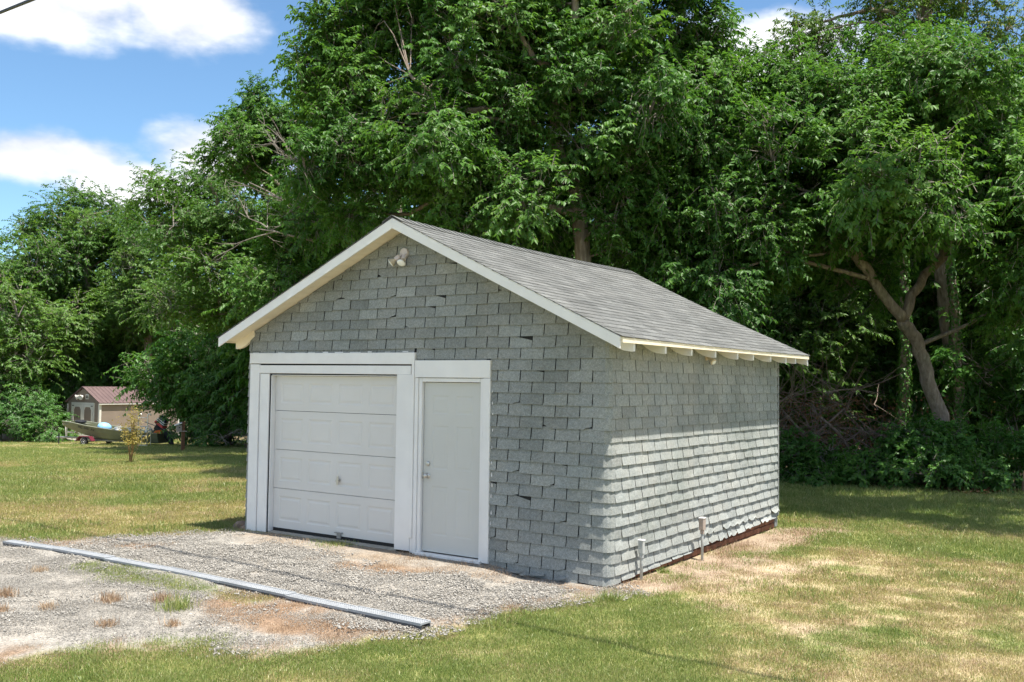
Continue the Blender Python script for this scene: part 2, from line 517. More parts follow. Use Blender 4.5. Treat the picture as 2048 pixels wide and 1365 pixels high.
def corner_pt(s, R):
    """walk round the rounded front right corner: s<0 on the front, s>0 on the side"""
    L = R*math.pi/2
    if s < -L/2: return Vector((-R+(s+L/2), 0, 0)), Vector((0, -1, 0))
    if s > L/2: return Vector((0, R+(s-L/2), 0)), Vector((1, 0, 0))
    a = (s+L/2)/R
    return Vector((-R+R*math.sin(a), R-R*math.cos(a), 0)), Vector((math.sin(a), -math.cos(a), 0))
base_line = lambda y: 0.015 + 0.028*max(y-0.3, 0)
for j in range(-1, 21):
    zb = 0.096 + EXPO*j
    odd = j % 2
    if zb + EXPO < 0.03 or zb > 2.6: continue
    lit = sstep(1.75, 1.2, zb)
    # corner piece
    R = 0.035 + 0.035*float(lit)
    yn = 0.265 if odd else 0.115
    s0, s1 = (-0.355 if odd else -0.20)+0.2146*R, yn-0.2146*R
    cz = max(zb, 0.0)
    bul = 0.013 + 0.003*float(lit) + random.uniform(-0.002, 0.004)
    ph = random.uniform(0, 6)
    ztop = min(zb+EXPO+0.015, WTOP(0)-0.0)
    def fc(u, v, s0=s0, s1=s1, R=R, cz=cz, bul=bul, ph=ph, ztop=ztop):
        s = s0+0.0025 + (s1-s0-0.005)*u
        p, n = corner_pt(s, R)
        off = bul*(1-v)**0.7*(0.75+0.25*math.cos(s*7)) + 0.003 + 0.002*math.sin(s*14+ph)
        z = cz + (ztop-cz)*v - 0.004*(1-v)*math.sin(s*9+ph)
        return (p.x+n.x*off, p.y+n.y*off, z), n
    tabs.append((1.0, grid_tab(fc, 8, 2, 0.006, random.gauss(0.62, 0.1))))
    # side tabs
    y = yn; row_curl = random.uniform(0.002, 0.006)
    while y < GL-0.06:
        y1 = min(y+0.318, GL-0.03)
        ya, yb = y+0.0055, y1-0.0055
        y = y1
        if yb-ya < 0.05: continue
        zl = max(zb, base_line((ya+yb)/2))
        if zb+EXPO < zl+0.03: continue
        low = float(sstep(1.7, 0.9, zb)); worst = float(sstep(0.55, 0.1, zb))*float(sstep(0.8, 3.5, ya))
        curl = 0.003*random.random() + low*(row_curl+abs(random.gauss(0, 0.0025))) + worst*abs(random.gauss(0.012, 0.012))
        c0, c1 = random.gauss(0, 0.16), random.gauss(-0.1, 0.2)
        belly = low*random.uniform(0.001, 0.006); lift = 0.0105+low*0.003+random.uniform(0, 0.003)
        zt = min(zb+EXPO+0.012, WTOP(0))
        dz = random.uniform(-0.004, 0.004); hang = low*random.uniform(0.001, 0.005)
        tear = worst*random.random() > 0.5
        def fs_(u, v, ya=ya, yb=yb, zl=zl, zt=zt, curl=curl, c0=c0, c1=c1, belly=belly, lift=lift, dz=dz, hang=hang, tear=tear):
            e = 1-v
            w = 1 + c0*(u-0.5)*2 + c1*math.cos(u*6.28)*0.5
            off = 0.002 + lift*e + curl*w*e**2.2 + belly*math.sin(math.pi*min(1, v*1.2))*math.sin(math.pi*u)
            off = max(off, 0.002+0.004*e)
            z = zl + (zt-zl)*v + dz*e - hang*e*math.sin(math.pi*u)
            if tear and v < 0.01: z += 0.03*max(0, math.sin(u*9.0+c0*9))
            return (off, ya+(yb-ya)*u, z), (1, 0, 0)
        m = grid_tab(fs_, 4, 3, 0.005, random.gauss(0.80, 0.14) + (0.08 if low > 0.5 else 0))
        _, d = on_screen((0, (ya+yb)/2, zl))
        tabs.append(((yb-ya)*0.6*EXPO/d**2, m))
# the narrow closing strip at the rear corner of the side wall
for j in range(0, 19):
    zb = 0.096+EXPO*j
    m = MB(); m.box(0.001, 0.02, GL-0.028, GL+0.012, max(zb, 0.17)+0.002, min(zb+EXPO-0.002, WTOP(0)), tint=random.gauss(0.5, 0.1))
    if zb+EXPO > 0.2: tabs.append((0.0002, m))
tabs.sort(key=lambda t: -t[0])
for i, (s, m) in enumerate(tabs[:300]): m.build('wall_shingle', [M_WALLSH, M_ASPH], garage)
rest = MB()
for s, m in tabs[300:]:
    b = len(rest.v); rest.v.extend(m.v); rest.f.extend([tuple(b+i for i in f) for f in m.f]); rest.m.extend(m.m); rest.t.extend(m.t)
kind(rest.build('wall_shingles', [M_WALLSH, M_ASPH], garage), 'stuff')

# --- brick footing showing at the foot of the side wall
for r, (z0, z1) in enumerate([(-0.085, -0.018), (-0.008, 0.062), (0.072, 0.142)]):
    y = 0.13 + 0.11*(r % 2)
    while y < GL-0.1:
        m = MB(); ln = random.uniform(0.19, 0.215); o = random.uniform(-0.012, 0.004)
        m.box(-0.11, -0.006+o, y, min(y+ln, GL-0.02), z0, z1); y += ln+0.012
        m.build('brick', M_BRICK, garage, bevel=0.006)

# --- roof: deck, shingles, ridge
for side in (1, -1):
    x_out, nm = (EXR, 'roof_deck') if side == 1 else (EXL, 'roof_deck')
    nu, nv = 6, 10
    vs, fs = [], []
    for lay in (0, -0.03):
        for a in range(nu+1):
            for b in range(nv+1):
                x = RX + (x_out-RX)*a/nu; y = -OG+0.015 + (GL+OG+OB-0.03)*b/nv
                vs.append((x, y, roof_top(x, y)+lay-0.004))
    n0 = (nu+1)*(nv+1)
    for a in range(nu):
        for b in range(nv):
            i = a*(nv+1)+b
            q = (i, i+nv+1, i+nv+2, i+1) if side == 1 else (i, i+1, i+nv+2, i+nv+1)
            fs.append(q); fs.append(tuple(n0+k for k in reversed(q)))
    for a in range(nu):
        for b in (0, nv):
            i = a*(nv+1)+b; fs.append((i, n0+i, n0+i+nv+1, i+nv+1))
    for b in range(nv):
        i = nu*(nv+1)+b; fs.append((i, i+1, n0+i+1, n0+i))
    m = MB(); m.add(vs, fs); m.build('roof_deck', M_CREAM, garage)
    # shingles of this slope, tab by tab
    m = MB()
    run = abs(x_out-RX)+0.02
    sl = math.hypot(run, abs(roof_z(x_out)-RZ)); nc = int(sl/0.127)+1
    for c in range(nc):
        u0 = 1.0 - c*0.127/sl; u1 = max(u0 - 0.155/sl, -0.0)
        if u0 <= 0.002: break
        y = -OG-0.012 - (0.152 if c % 2 else 0.0) - 0.05*(c % 3)
        lift = 0.011
        while y < GL+OB:
            a, b = max(y+0.003, -OG-0.012), min(y+0.302, GL+OB+0.01)
            y += 0.305
            if b-a < 0.02: continue
            xo, xi = RX+(x_out+0.02*side-RX)*u0, RX+(x_out+0.02*side-RX)*u1
            j1, j2 = random.uniform(0, 0.004), random.uniform(0, 0.004)
            tp = [(xo, a, roof_top(xo, a)+lift+j1), (xo, b, roof_top(xo, b)+lift+j2), (xi, b, roof_top(xi, b)+0.004), (xi, a, roof_top(xi, a)+0.004)]
            bt = [(p[0], p[1], p[2]-0.0065) for p in tp]
            if side == 1: F = [(0, 1, 2, 3), (0, 4, 5, 1), (0, 3, 7, 4), (1, 5, 6, 2)]
            else: F = [(3, 2, 1, 0), (1, 5, 4, 0), (4, 7, 3, 0), (2, 6, 5, 1)]
            m.add(tp+bt, F, 0, random.gauss(0.5, 0.2))
    kind(m.build('roof_shingles', M_ROOFSH, garage), 'stuff')
y = -OG-0.015
while y < GL+OB-0.02:
    y1 = min(y+0.15, GL+OB+0.012)
    m = MB(); w = 0.15; lf = 0.022
    vs = []
    for yy, l in ((y, lf+random.uniform(0, 0.004)), (y1+0.02, lf-0.010)):
        rz = roof_top(RX, yy)
        vs += [(RX-w, yy, rz-w*ml+l), (RX, yy, rz+l+0.004), (RX+w, yy, rz-w*mr+l), (RX+w, yy, rz-w*mr+l-0.008), (RX, yy, rz+l-0.004), (RX-w, yy, rz-w*ml+l-0.008)]
    fs = [(0, 5, 4, 1), (1, 4, 3, 2), (0, 1, 7, 6), (1, 2, 8, 7), (2, 3, 9, 8), (5, 0, 6, 11), (6, 7, 10, 11), (7, 8, 9, 10)]
    m.add(vs, fs, 0, random.gauss(0.5, 0.12)); m.build('ridge_cap', M_ROOFSH, garage)
    y = y1

# --- rake boards, eave strip, soffit boards, rafter tails
def rake(x0, x1, y0, y1, h, name, mat, dz=-0.005):
    m = MB(); z = roof_z
    poly = [(x0, z(x0)+dz), (x1, z(x1)+dz), (x1, z(x1)+dz-h), (x0, z(x0)+dz-h)]
    if x0 > x1: poly = poly[::-1]
    m.prism(poly, lambda x, zz: (x, y0, zz), lambda x, zz: (x, y1, zz))
    return m.build(name, mat, garage, bevel=0.003)
rake(RX+0.001, EXR-0.01, -OG-0.004, -OG+0.018, 0.125, 'rake_board', M_PEEL)
rake(EXL+0.01, RX-0.001, -OG-0.004, -OG+0.018, 0.125, 'rake_board', M_PEEL)
rake(RX+0.001, EXR-0.01, GL+OB-0.02, GL+OB+0.002, 0.125, 'rake_board', M_WHITE, -0.045)
rake(EXL+0.01, RX-0.001, GL+OB-0.02, GL+OB+0.002, 0.125, 'rake_board', M_WHITE, -0.045)
def soffit(side):
    xo = EXR-0.03 if side == 1 else EXL+0.03
    n = 22
    for i in range(n):
        a = RX + (xo-RX)*(i+0.02)/n; b = RX + (xo-RX)*(i+0.985)/n
        d0 = 0.036+random.uniform(0, 0.002)
        vs = []
        for yy in (-OG+0.02, 0.02):
            for x in (a, b):
                zz = roof_top(x, yy)-d0; vs += [(x, yy, zz), (x, yy, zz-0.016)]
        m = MB(); m.add(vs, [(1, 5, 7, 3), (0, 2, 6, 4), (0, 1, 3, 2), (4, 6, 7, 5), (0, 4, 5, 1), (2, 3, 7, 6)])
        m.build('soffit_board', M_CREAM, garage)
soffit(1); soffit(-1)
m = MB(); m.box(EXR-0.004, EXR+0.012, -OG+0.02, GL+OB-0.022, EZR-0.062, EZR-0.012)
m.build('eave_strip', M_CREAM, garage)
m = MB(); m.box(EXL-0.012, EXL+0.004, -OG+0.02, GL+OB-0.022, EZL-0.062, EZL-0.012)
m.build('eave_strip', M_CREAM, garage)
def tail(y, side):
    xo = (EXR-0.012) if side == 1 else (EXL+0.012)
    xw = -0.10 if side == 1 else -GW+0.10
    zt = lambda x: roof_z(x)-0.042
    zb = zt(xo)-0.105
    pts = [(xw, zt(xw)), (xo, zt(xo)), (xo, zb), (xo-side*0.03, zb-0.004)]
    for q in (0.35, 0.6, 0.8):
        x = xo-side*(0.03+q*0.24); pts.append((x, zb-0.004+0.025*q*q + (zt(x)-zt(xo))*q*0.55))
    pts.append((xw, zt(xw)-0.10))
    if side == -1: pts = pts[::-1]
    m = MB(); m.prism(pts, lambda x, z: (x, y, z), lambda x, z: (x, y+0.042, z))
    m.build('rafter_tail', M_PEEL if side == 1 else M_CREAM, garage)
for y in (-0.03, 0.74, 1.45, 2.18, 2.93, 3.51, 4.21, 4.88, 5.33, 5.90): tail(y, 1)
for y in (-0.03, 0.74, 1.45, 2.18, 2.93, 3.51, 4.21, 4.88, 5.33, 5.90): tail(y, -1)

# --- white trim round the openings
def board(x0, x1, z0, z1, y0, y1, mat=M_WHITE, name='trim_board', rot=0.0, parent=None):
    m = MB(); m.box(x0, x1, y0, y1, z0, z1)
    if rot:
        cx = (x0+x1)/2
        m.v = [(x, y, z+(x-cx)*rot) for x, y, z in m.v]
    return m.build(name, mat, parent or garage, bevel=0.004)
board(-5.632, -2.655, 2.335, 2.478, -0.045, 0.0, M_PEEL, rot=-0.004)         # upper header
board(-5.470, -2.72, 2.206, 2.315, -0.030, 0.0, M_PEEL, rot=-0.002)           # lower header
board(-5.628, -5.445, 0.03, 2.332, -0.036, 0.0, M_PEEL)                       # outer left post
board(-5.436, -5.255, 0.05, 2.203, -0.022, 0.0, M_PEEL)                       # inner left post
board(-2.940, -2.700, 0.075, 2.203, -0.034, 0.0, M_WHITE)                     # middle post
board(-2.697, -2.655, 0.24, 2.330, -0.048, 0.0, M_WHITE)                      # cover strip
board(-2.698, -2.654, 0.06, 0.238, -0.030, 0.0, M_WHITE)
board(-2.652, -2.600, 0.05, 2.166, -0.036, 0.0, M_WHITE)
board(-2.653, -1.530, 2.170, 2.376, -0.040, 0.0, M_WHITE)                     # entry head board
board(-1.630, -1.530, 0.06, 2.167, -0.036, 0.0, M_WHITE)
board(-5.25, -5.225, 0.05, 2.18, 0.0, 0.11, M_WHITE, 'door_jamb')             # garage door jambs
board(-2.945, -2.925, 0.05, 2.18, 0.001, 0.11, M_WHITE, 'door_jamb')
board(-5.224, -2.946, 2.178, 2.19, 0.0, 0.11, M_PEEL, 'door_jamb')
m = MB()                                                                       # ragged paint line over the header
x = -5.6
while x < -2.75:
    ln = random.uniform(0.03, 0.2); m.box(x, x+ln, -0.016, -0.0125, 2.479, 2.479+random.uniform(0.004, 0.016)); x += ln+random.uniform(0.05, 0.3)
z = 0.5
while z < 2.05:
    xs_ = -1.512+random.uniform(0, 0.012); m.prism([(xs_, z), (xs_+random.uniform(0.006, 0.016), z+0.006), (xs_+random.uniform(0.004, 0.012), z+random.uniform(0.02, 0.055)), (xs_+0.001, z+random.uniform(0.02, 0.04))], lambda q, w: (q, -0.0235, w), lambda q, w: (q, -0.0195, w)); z += random.uniform(0.09, 0.2)
kind(m.build('paint_smears', M_WHITE, garage), 'stuff')

# --- overhead door: four sections of pressed panels
gd = MB()
gd.box(-5.224, -2.946, 0.082, 0.10, 0.071, 0.111)
gdo = gd.build('garage_door', M_RUBBER, garage)
zs = [0.112, 0.648, 1.172, 1.700, 2.177]
for i in range(4):
    m = MB(); z0, z1 = zs[i]+0.003, zs[i+1]-0.003
    x0, x1, yf, yb = -5.222, -2.948, 0.075, 0.105
    # face with four raised panels: cells of a grid, each panel a groove and a bevelled field
    nP = 4; pw = 0.43; gap = (x1-x0-nP*pw)/(nP+1)
    xs = [x0]
    for k in range(nP): xs += [x0+gap+(pw+gap)*k, x0+gap+(pw+gap)*k+pw]
    xs.append(x1); ph0, ph1 = z0+0.10, z1-0.10
    zz = [z0, ph0, ph1, z1]
    for a in range(len(xs)-1):
        for b in range(3):
            if b == 1 and a % 2 == 1:
                q = [(xs[a], ph0), (xs[a+1], ph0), (xs[a+1], ph1), (xs[a], ph1)]
                rings = [(0, yf), (0.014, yf+0.006), (0.030, yf+0.0065), (0.052, yf+0.001)]
                vs = []
                for ins, yy in rings:
                    vs += [(q[0][0]+ins, yy, q[0][1]+ins), (q[1][0]-ins, yy, q[1][1]+ins), (q[2][0]-ins, yy, q[2][1]-ins), (q[3][0]+ins, yy, q[3][1]-ins)]
                fs = [(12, 13, 14, 15)]
                for r in range(3):
                    for s in range(4): fs.append((r*4+s, r*4+(s+1) % 4, r*4+4+(s+1) % 4, r*4+4+s))
                m.add(vs, fs)
            else:
                m.add([(xs[a], yf, zz[b]), (xs[a+1], yf, zz[b]), (xs[a+1], yf, zz[b+1]), (xs[a], yf, zz[b+1])], [(0, 1, 2, 3)])
    m.add([(x0, yf, z0), (x1, yf, z0), (x1, yb, z0), (x0, yb, z0), (x0, yf, z1), (x1, yf, z1), (x1, yb, z1), (x0, yb, z1)], [(3, 2, 1, 0), (4, 5, 6, 7), (1, 2, 6, 5), (2, 3, 7, 6), (3, 0, 4, 7)])
    m.build('door_section', M_GDOOR, gdo)
m = MB()
m.lathe([(0.022, 0), (0.022, 0.006), (0.012, 0.008), (0.012, 0.03)], frame_to((-3.985, 0.075, 0.83), (0, -1, 0)), 12)
m.box(-4.0, -3.97, 0.035, 0.047, 0.775, 0.885)
m.lathe([(0.016, 0), (0.016, 0.01), (0.006, 0.012)], frame_to((-4.035, 0.075, 0.82), (0, -1, 0)), 10)
m.build('handle', M_NICKEL, gdo)
m = MB(); m.box(-4.03, -3.90, 0.045, 0.075, 0.155, 0.165); m.box(-4.0, -3.93, 0.06, 0.075, 0.085, 0.155); m.build('lift_handle', M_STEELD, gdo)

# --- entry door
m = MB(); m.box(-2.598, -2.548, -0.020, 0.06, 0.07, 2.165); m.build('door_frame', M_WHITE, garage, bevel=0.004)
m = MB(); m.box(-1.676, -1.632, -0.020, 0.06, 0.07, 2.165); m.build('door_frame', M_WHITE, garage, bevel=0.004)
m = MB(); m.box(-2.547, -1.677, -0.020, 0.06, 2.118, 2.165); m.build('door_frame', M_WHITE, garage, bevel=0.004)
m = MB(); m.box(-2.60, -1.63, -0.06, 0.03, 0.045, 0.082); m.build('threshold', M_WHITE, garage, bevel=0.004)
m = MB(); x0, x1, z0, z1, yf, yb = -2.540, -1.682, 0.096, 2.112, 0.022, 0.06
cols = [(x0+0.125, x0+0.375), (x1-0.375, x1-0.125)]; rows = [(z0+0.20, z0+0.78), (z0+0.98, z0+1.50), (z0+1.64, z0+1.86)]
xs = sorted([x0, x1]+[v for c in cols for v in c]); zz = sorted([z0, z1]+[v for r in rows for v in r])
for a in range(len(xs)-1):
    for b in range(len(zz)-1):
        if a % 2 == 1 and b % 2 == 1:
            q = [(xs[a], zz[b]), (xs[a+1], zz[b]), (xs[a+1], zz[b+1]), (xs[a], zz[b+1])]
            rings = [(0, yf), (0.012, yf+0.003), (0.024, yf+0.003), (0.045, yf+0.0008)]
            vs = []
            for ins, yy in rings: vs += [(q[0][0]+ins, yy, q[0][1]+ins), (q[1][0]-ins, yy, q[1][1]+ins), (q[2][0]-ins, yy, q[2][1]-ins), (q[3][0]+ins, yy, q[3][1]-ins)]
            fs = [(12, 13, 14, 15)]
            for r in range(3):
                for s in range(4): fs.append((r*4+s, r*4+(s+1) % 4, r*4+4+(s+1) % 4, r*4+4+s))
            m.add(vs, fs)
        else: m.add([(xs[a], yf, zz[b]), (xs[a+1], yf, zz[b]), (xs[a+1], yf, zz[b+1]), (xs[a], yf, zz[b+1])], [(0, 1, 2, 3)])
m.add([(x0, yf, z0), (x1, yf, z0), (x1, yb, z0), (x0, yb, z0), (x0, yf, z1), (x1, yf, z1), (x1, yb, z1), (x0, yb, z1)], [(3, 2, 1, 0), (4, 5, 6, 7), (1, 2, 6, 5), (2, 3, 7, 6), (3, 0, 4, 7)])
edo = m.build('entry_door', M_EDOOR, garage)
m = MB(); m.lathe([(0.032, 0), (0.032, 0.006), (0.026, 0.018), (0.02, 0.02)], frame_to((-2.470, yf, 1.137), (0, -1, 0)), 18); m.build('deadbolt', M_NICKEL, edo, True)
m = MB(); m.lathe([(0.034, 0), (0.033, 0.006), (0.014, 0.012), (0.013, 0.03), (0.026, 0.037), (0.029, 0.05), (0.024, 0.062), (0.01, 0.066)], frame_to((-2.470, yf, 0.994), (0, -1, 0)), 18); m.build('door_knob', M_NICKEL, edo, True)
m = MB(); m.box(-2.546, -2.532, yf-0.018, yf-0.002, 0.955, 1.03); m.build('strike_plate', M_NICKEL, edo)

# ================================================================== things fixed to the garage
fl = thing('floodlight', 'twin bulb outdoor floodlight below the ridge on the shingled gable', 'floodlight', (-2.86, -0.03, 3.67))
m = MB(); m.lathe([(0.062, 0), (0.062, 0.028), (0.056, 0.034)], frame_to((-2.86, -0.012, 3.70), (0, -1, 0)), 20); m.build('junction_box', M_LAMPBODY, fl)
for sx, tgt in ((-1, Vector((-0.75, -0.5, -0.75))), (1, Vector((0.15, -0.75, -0.85)))):
    base = Vector((-2.86+sx*0.038, -0.05, 3.675)); d = tgt.normalized()
    m = MB(); m.lathe([(0.014, -0.01), (0.016, 0.02), (0.030, 0.024), (0.031, 0.085), (0.029, 0.088)], frame_to(base, d), 16)
    h = m.build('lamp_holder', M_LAMPBODY, fl)
    m = MB(); m.lathe([(0.02, 0.08), (0.022, 0.10), (0.030, 0.112), (0.054, 0.15), (0.058, 0.156)], frame_to(base, d), 18); m.build('bulb', M_LAMPOLD, h, True)
    m = MB(); m.lathe([(0.056, 0.1565), (0.044, 0.166), (0.02, 0.171), (0.004, 0.172)], frame_to(base, d), 18); m.build('lens', M_BULB, h, True)
el = thing('security_light', 'small cream security lamp tucked under the eave beside the rafter tails', 'lamp', (0.0, 2.56, 2.56))
m = MB(); m.lathe([(0.035, 0), (0.035, 0.012), (0.02, 0.016)], frame_to((0.014, 2.56, 2.47), (1, 0, 0)), 14); m.build('mount_plate', M_LAMPOLD, el)
m = MB(); m.tube([(0.03, 2.56, 2.47), (0.06, 2.55, 2.455)], [0.012, 0.012], 8); m.lathe([(0.022, 0.0), (0.026, 0.04), (0.040, 0.085), (0.042, 0.10), (0.03, 0.108)], frame_to((0.05, 2.56, 2.475), (0.75, -0.25, -0.62)), 14); m.build('lamp_head', M_LAMPOLD, el)
m = MB(); m.lathe([(0.03, 0.1085), (0.024, 0.114), (0.006, 0.116)], frame_to((0.05, 2.56, 2.475), (0.75, -0.25, -0.62)), 14); m.build('lens', M_BULB, el)
def stub(x, y, h, label, mat_box, w):
    z = -0.05
    t = thing('utility_riser', label, 'pipe', (x, y, 0), 'utility risers beside the garage wall')
    m = MB(); m.tube([(x, y, z), (x, y, h*0.5), (x-0.004, y, h-0.13)], [0.017, 0.017, 0.016], 12); m.build('conduit', M_GREYPVC, t, True)
    m = MB(); m.box(x-0.03, x+0.03, y-w, y+w, h-0.15, h-0.012)
    m.lathe([(0.026, 0), (0.026, 0.05)], frame_to((x, y, h-0.20), (0, 0, 1)), 10); m.build('junction_box', mat_box, t, bevel=0.004)
    m = MB(); m.box(x-0.034, x+0.034, y-w-0.004, y+w+0.004, h-0.011, h); m.build('cover', M_WHITE, t)
stub(0.085, 0.60, 0.42, 'short grey conduit riser with grey box nearest the garage corner', M_GREYPVC, 0.026)
M_TANBOX = worn('tan_box', (0.36, 0.30, 0.26), 0.6, 0.3, 0.1, 10)
stub(0.15, 2.13, 0.50, 'taller conduit riser with tan box at the middle of the side wall', M_TANBOX, 0.04)

# broken shingle scraps at the foot of the front wall
sc = [(-1.42, -0.05, 0.16, 0.06, 0.3), (-1.15, -0.07, 0.22, 0.05, -0.2), (-0.85, -0.05, 0.18, 0.06, 0.15), (-0.55, -0.07, 0.12, 0.05, 0.5), (-1.30, -0.13, 0.08, 0.04, 0.9), (-0.98, -0.14, 0.09, 0.05, -0.6)]
WHERE = ['beside the door trim', 'below the second shingle column', 'halfway to the corner', 'nearest the garage corner', 'just in front of the door trim', 'lying furthest out on the gravel']
for (x, y, a, b, r), w in zip(sc, WHERE):
    m = MB(); c, s = math.cos(r), math.sin(r)
    poly = [(-a/2, -b/2), (a*0.2, -b*0.6), (a/2, -b*0.3), (a*0.45, b*0.4), (-a*0.1, b*0.6), (-a*0.5, b*0.3)]
    m.prism(poly, lambda u, v: (x+u*c-v*s, y+u*s+v*c, 0.035+0.25*v+0.02*u), lambda u, v: (x+u*c-v*s, y+u*s+v*c, 0.027+0.25*v+0.02*u))
    tag(m.build('shingle_scrap', M_WALLSH), 'broken grey shingle scrap at the wall foot, ' + w, 'shingle scrap', 'shingle scraps at the wall foot')
# ================================================================== GROUND
GRAVEL = [(-14, -4.2), (-7.51, -2.3), (-6.83, -1.88), (-6.16, -0.95), (-5.99, 0.07), (-0.02, 0.2), (0.3, -0.3), (-0.08, -1.02), (-0.3, -1.54), (-0.26, -2.14), (-0.25, -2.51), (-0.44, -2.79), (-0.67, -2.91), (-0.74, -3.3), (-1.01, -3.88), (-1.45, -4.0), (-1.95, -4.41), (-2.12, -4.84), (-2.4, -5.4), (-5, -8), (-14, -12)]
APRON = [(-6.01, -0.17), (-5.77, 0.3), (0.0, 0.3), (-0.10, -0.50), (-1.68, -0.72), (-2.88, -0.66), (-3.71, -0.78), (-4.92, -0.62)]
STRAWS = [[(-3.61, -0.98), (-2.57, -0.74), (-1.68, -0.53), (-0.1, -0.15), (0.12, -0.24), (-0.98, -0.52), (-1.94, -0.95), (-2.74, -1.08)],
          [(-2.95, -2.74), (-2.58, -2.3), (-1.5, -2.4), (-0.85, -2.84), (-1.04, -3.34), (-1.58, -3.55), (-2.37, -3.3)],
          [(-7.08, -2.46), (-6.95, -2.08), (-5.46, -1.45), (-5.42, -1.69), (-6.48, -2.35)],
          [(-0.35, -2.55), (-0.1, -2.2), (0.0, -1.4), (0.3, -0.9), (0.1, -0.8), (-0.2, -1.5), (-0.4, -2.3)],
          [(-2.6, -5.0), (-1.9, -4.2), (-1.0, -3.7), (-0.95, -3.95), (-1.6, -4.5), (-2.3, -5.3)]]
WEEDS = [(-5.16, -2.68), (-4.58, -2.62), (-3.16, -2.62), (-2.25, -2.62), (-2.28, -2.74), (-3.13, -2.85), (-4.4, -2.9)]
PATH = [(-0.1, 0.04), (-0.1, 2.52), (-0.1, 5.4), (1.0, 5.9), (0.9, 3.73), (0.78, 1.18), (0.6, -0.25)]
BARES = [[(0.5, 1.0), (0.75, 2.58), (1.44, 3.04), (1.52, 1.96), (1.08, 0.5)], [(2.15, -0.43), (2.53, -0.25), (2.72, -0.7), (2.43, -1.1)], [(1.1, 0.0), (1.5, 0.3), (1.6, -0.4), (1.2, -0.5)]]
DRYR = [(0.95, 0.6), (1.2, 3.96), (5.42, 4.6), (6.95, -1.0), (2.92, -2.4), (1.9, -1.2)]
BROWNS = [[(-10.6, -0.62), (-9.3, 1.01), (-8.0, 2.4), (-6.2, 0.75), (-7.56, -0.45), (-8.9, -1.0)], [(-12.75, 3.9), (-12.42, 5.71), (-9.0, 3.35), (-10.17, 2.47)], [(1.76, -1.42), (2.08, -0.79), (2.49, -1.55), (2.33, -2.2), (1.99, -2.09)], [(-17, 5), (-15.5, 7.5), (-13.5, 6.5), (-14.5, 4.4)]]
LITTER = [(1.2, 11.9), (2.2, 13.5), (6, 14), (6, 11.5), (2.5, 11.0)]

def zones(x, y):
    n1 = fbm(x, y, 1.6, 1)-0.5; n2 = fbm(x, y, 5.5, 2)-0.5; n3 = fbm(x, y, 0.35, 3)
    wob = n1*0.7 + n2*0.35
    Z = {}
    Z['gravel'] = sstep(-0.10, 0.12, poly_sd(x, y, GRAVEL)+wob*0.75)
    Z['apron'] = sstep(-0.12, 0.15, poly_sd(x, y, APRON)+wob*0.5)
    st = np.zeros(np.shape(x))
    for p in STRAWS: st = np.maximum(st, sstep(-0.15, 0.2, poly_sd(x, y, p)+wob*0.9)*sstep(0.36, 0.60, fbm(x, y, 3.2, 8)+0.08))
    Z['straw'] = st
    Z['weeds'] = sstep(-0.12, 0.1, poly_sd(x, y, WEEDS)+wob*0.6)
    Z['path'] = sstep(-0.12, 0.15, poly_sd(x, y, PATH)+wob*0.5)
    ba = np.zeros(np.shape(x))
    for p in BARES: ba = np.maximum(ba, sstep(-0.2, 0.25, poly_sd(x, y, p)+wob*1.0))
    Z['bare'] = np.maximum(ba, sstep(0.70, 0.80, fbm(x, y, 0.8, 12))*0.6)
    br = sstep(-0.5, 0.6, poly_sd(x, y, DRYR)+wob*1.6)*0.95
    for p in BROWNS: br = np.maximum(br, sstep(-0.5, 0.6, poly_sd(x, y, p)+wob*1.6)*0.85)
    Z['dry'] = np.clip(br + sstep(0.46, 0.70, fbm(x, y, 0.55, 4))*0.7 + sstep(0.5, 0.7, fbm(x, y, 3.0, 5))*0.3, 0, 1)
    # a band of lush grass under the trees and along the far edge of the lawn
    Z['lush'] = np.clip(sstep(5.5, 8.5, y)*sstep(-7, -2, x) + sstep(0.60, 0.74, fbm(x, y, 0.9, 9))*0.8 + sstep(0.64, 0.74, fbm(x, y, 3.5, 14))*0.6, 0, 1)
    Z['litter'] = sstep(-0.5, 0.6, poly_sd(x, y, LITTER)+wob*1.5)
    t = -0.85*x+0.53*y
    Z['woods'] = np.maximum(sstep(11.4, 13.5, y + wob)*sstep(-12, -8, x), sstep(40, 44, t))
    Z['dry'] = Z['dry']*(1-0.9*Z['lush'])
    return Z

def axis(lo, hi, step, far, growth=1.22):
    a = list(np.arange(lo, hi+1e-6, step)); s = step
    while a[-1] < far: s *= growth; a.append(a[-1]+s)
    s = step
    while a[0] > -far: s *= growth; a.insert(0, a[0]-s)
    return np.array(a)
gx, gy = axis(-13.5, 7.5, 0.075, 420), axis(-7.5, 14.5, 0.075, 420)
XX, YY = np.meshgrid(gx, gy, indexing='ij')
Z = zones(XX, YY)
relief = (fbm(XX, YY, 0.9, 21)-0.5)*0.05 + (fbm(XX, YY, 6, 22)-0.5)*0.018
near_g = np.minimum(1, np.hypot(np.clip(np.abs(XX+GW/2)-GW/2, 0, None), np.clip(np.abs(YY-GL/2)-GL/2, 0, None))/0.8)
ZZ = ground_z(XX, YY) + relief*near_g - 0.012*(1-near_g)
ZZ = ZZ + 0.03*Z['gravel']*near_g*(1-Z['apron']) - 0.012*Z['path']
inside = (XX > -GW+0.05) & (XX < -0.05) & (YY > 0.08) & (YY < GL-0.05)
ZZ = ZZ + 0.026*np.exp(-((YY+2.52)/0.17)**2)*(1-sstep(-1.0, -0.45, XX))*sstep(-7.2, -6.6, XX)*(0.55+0.9*fbm(XX, YY, 2.5, 71))
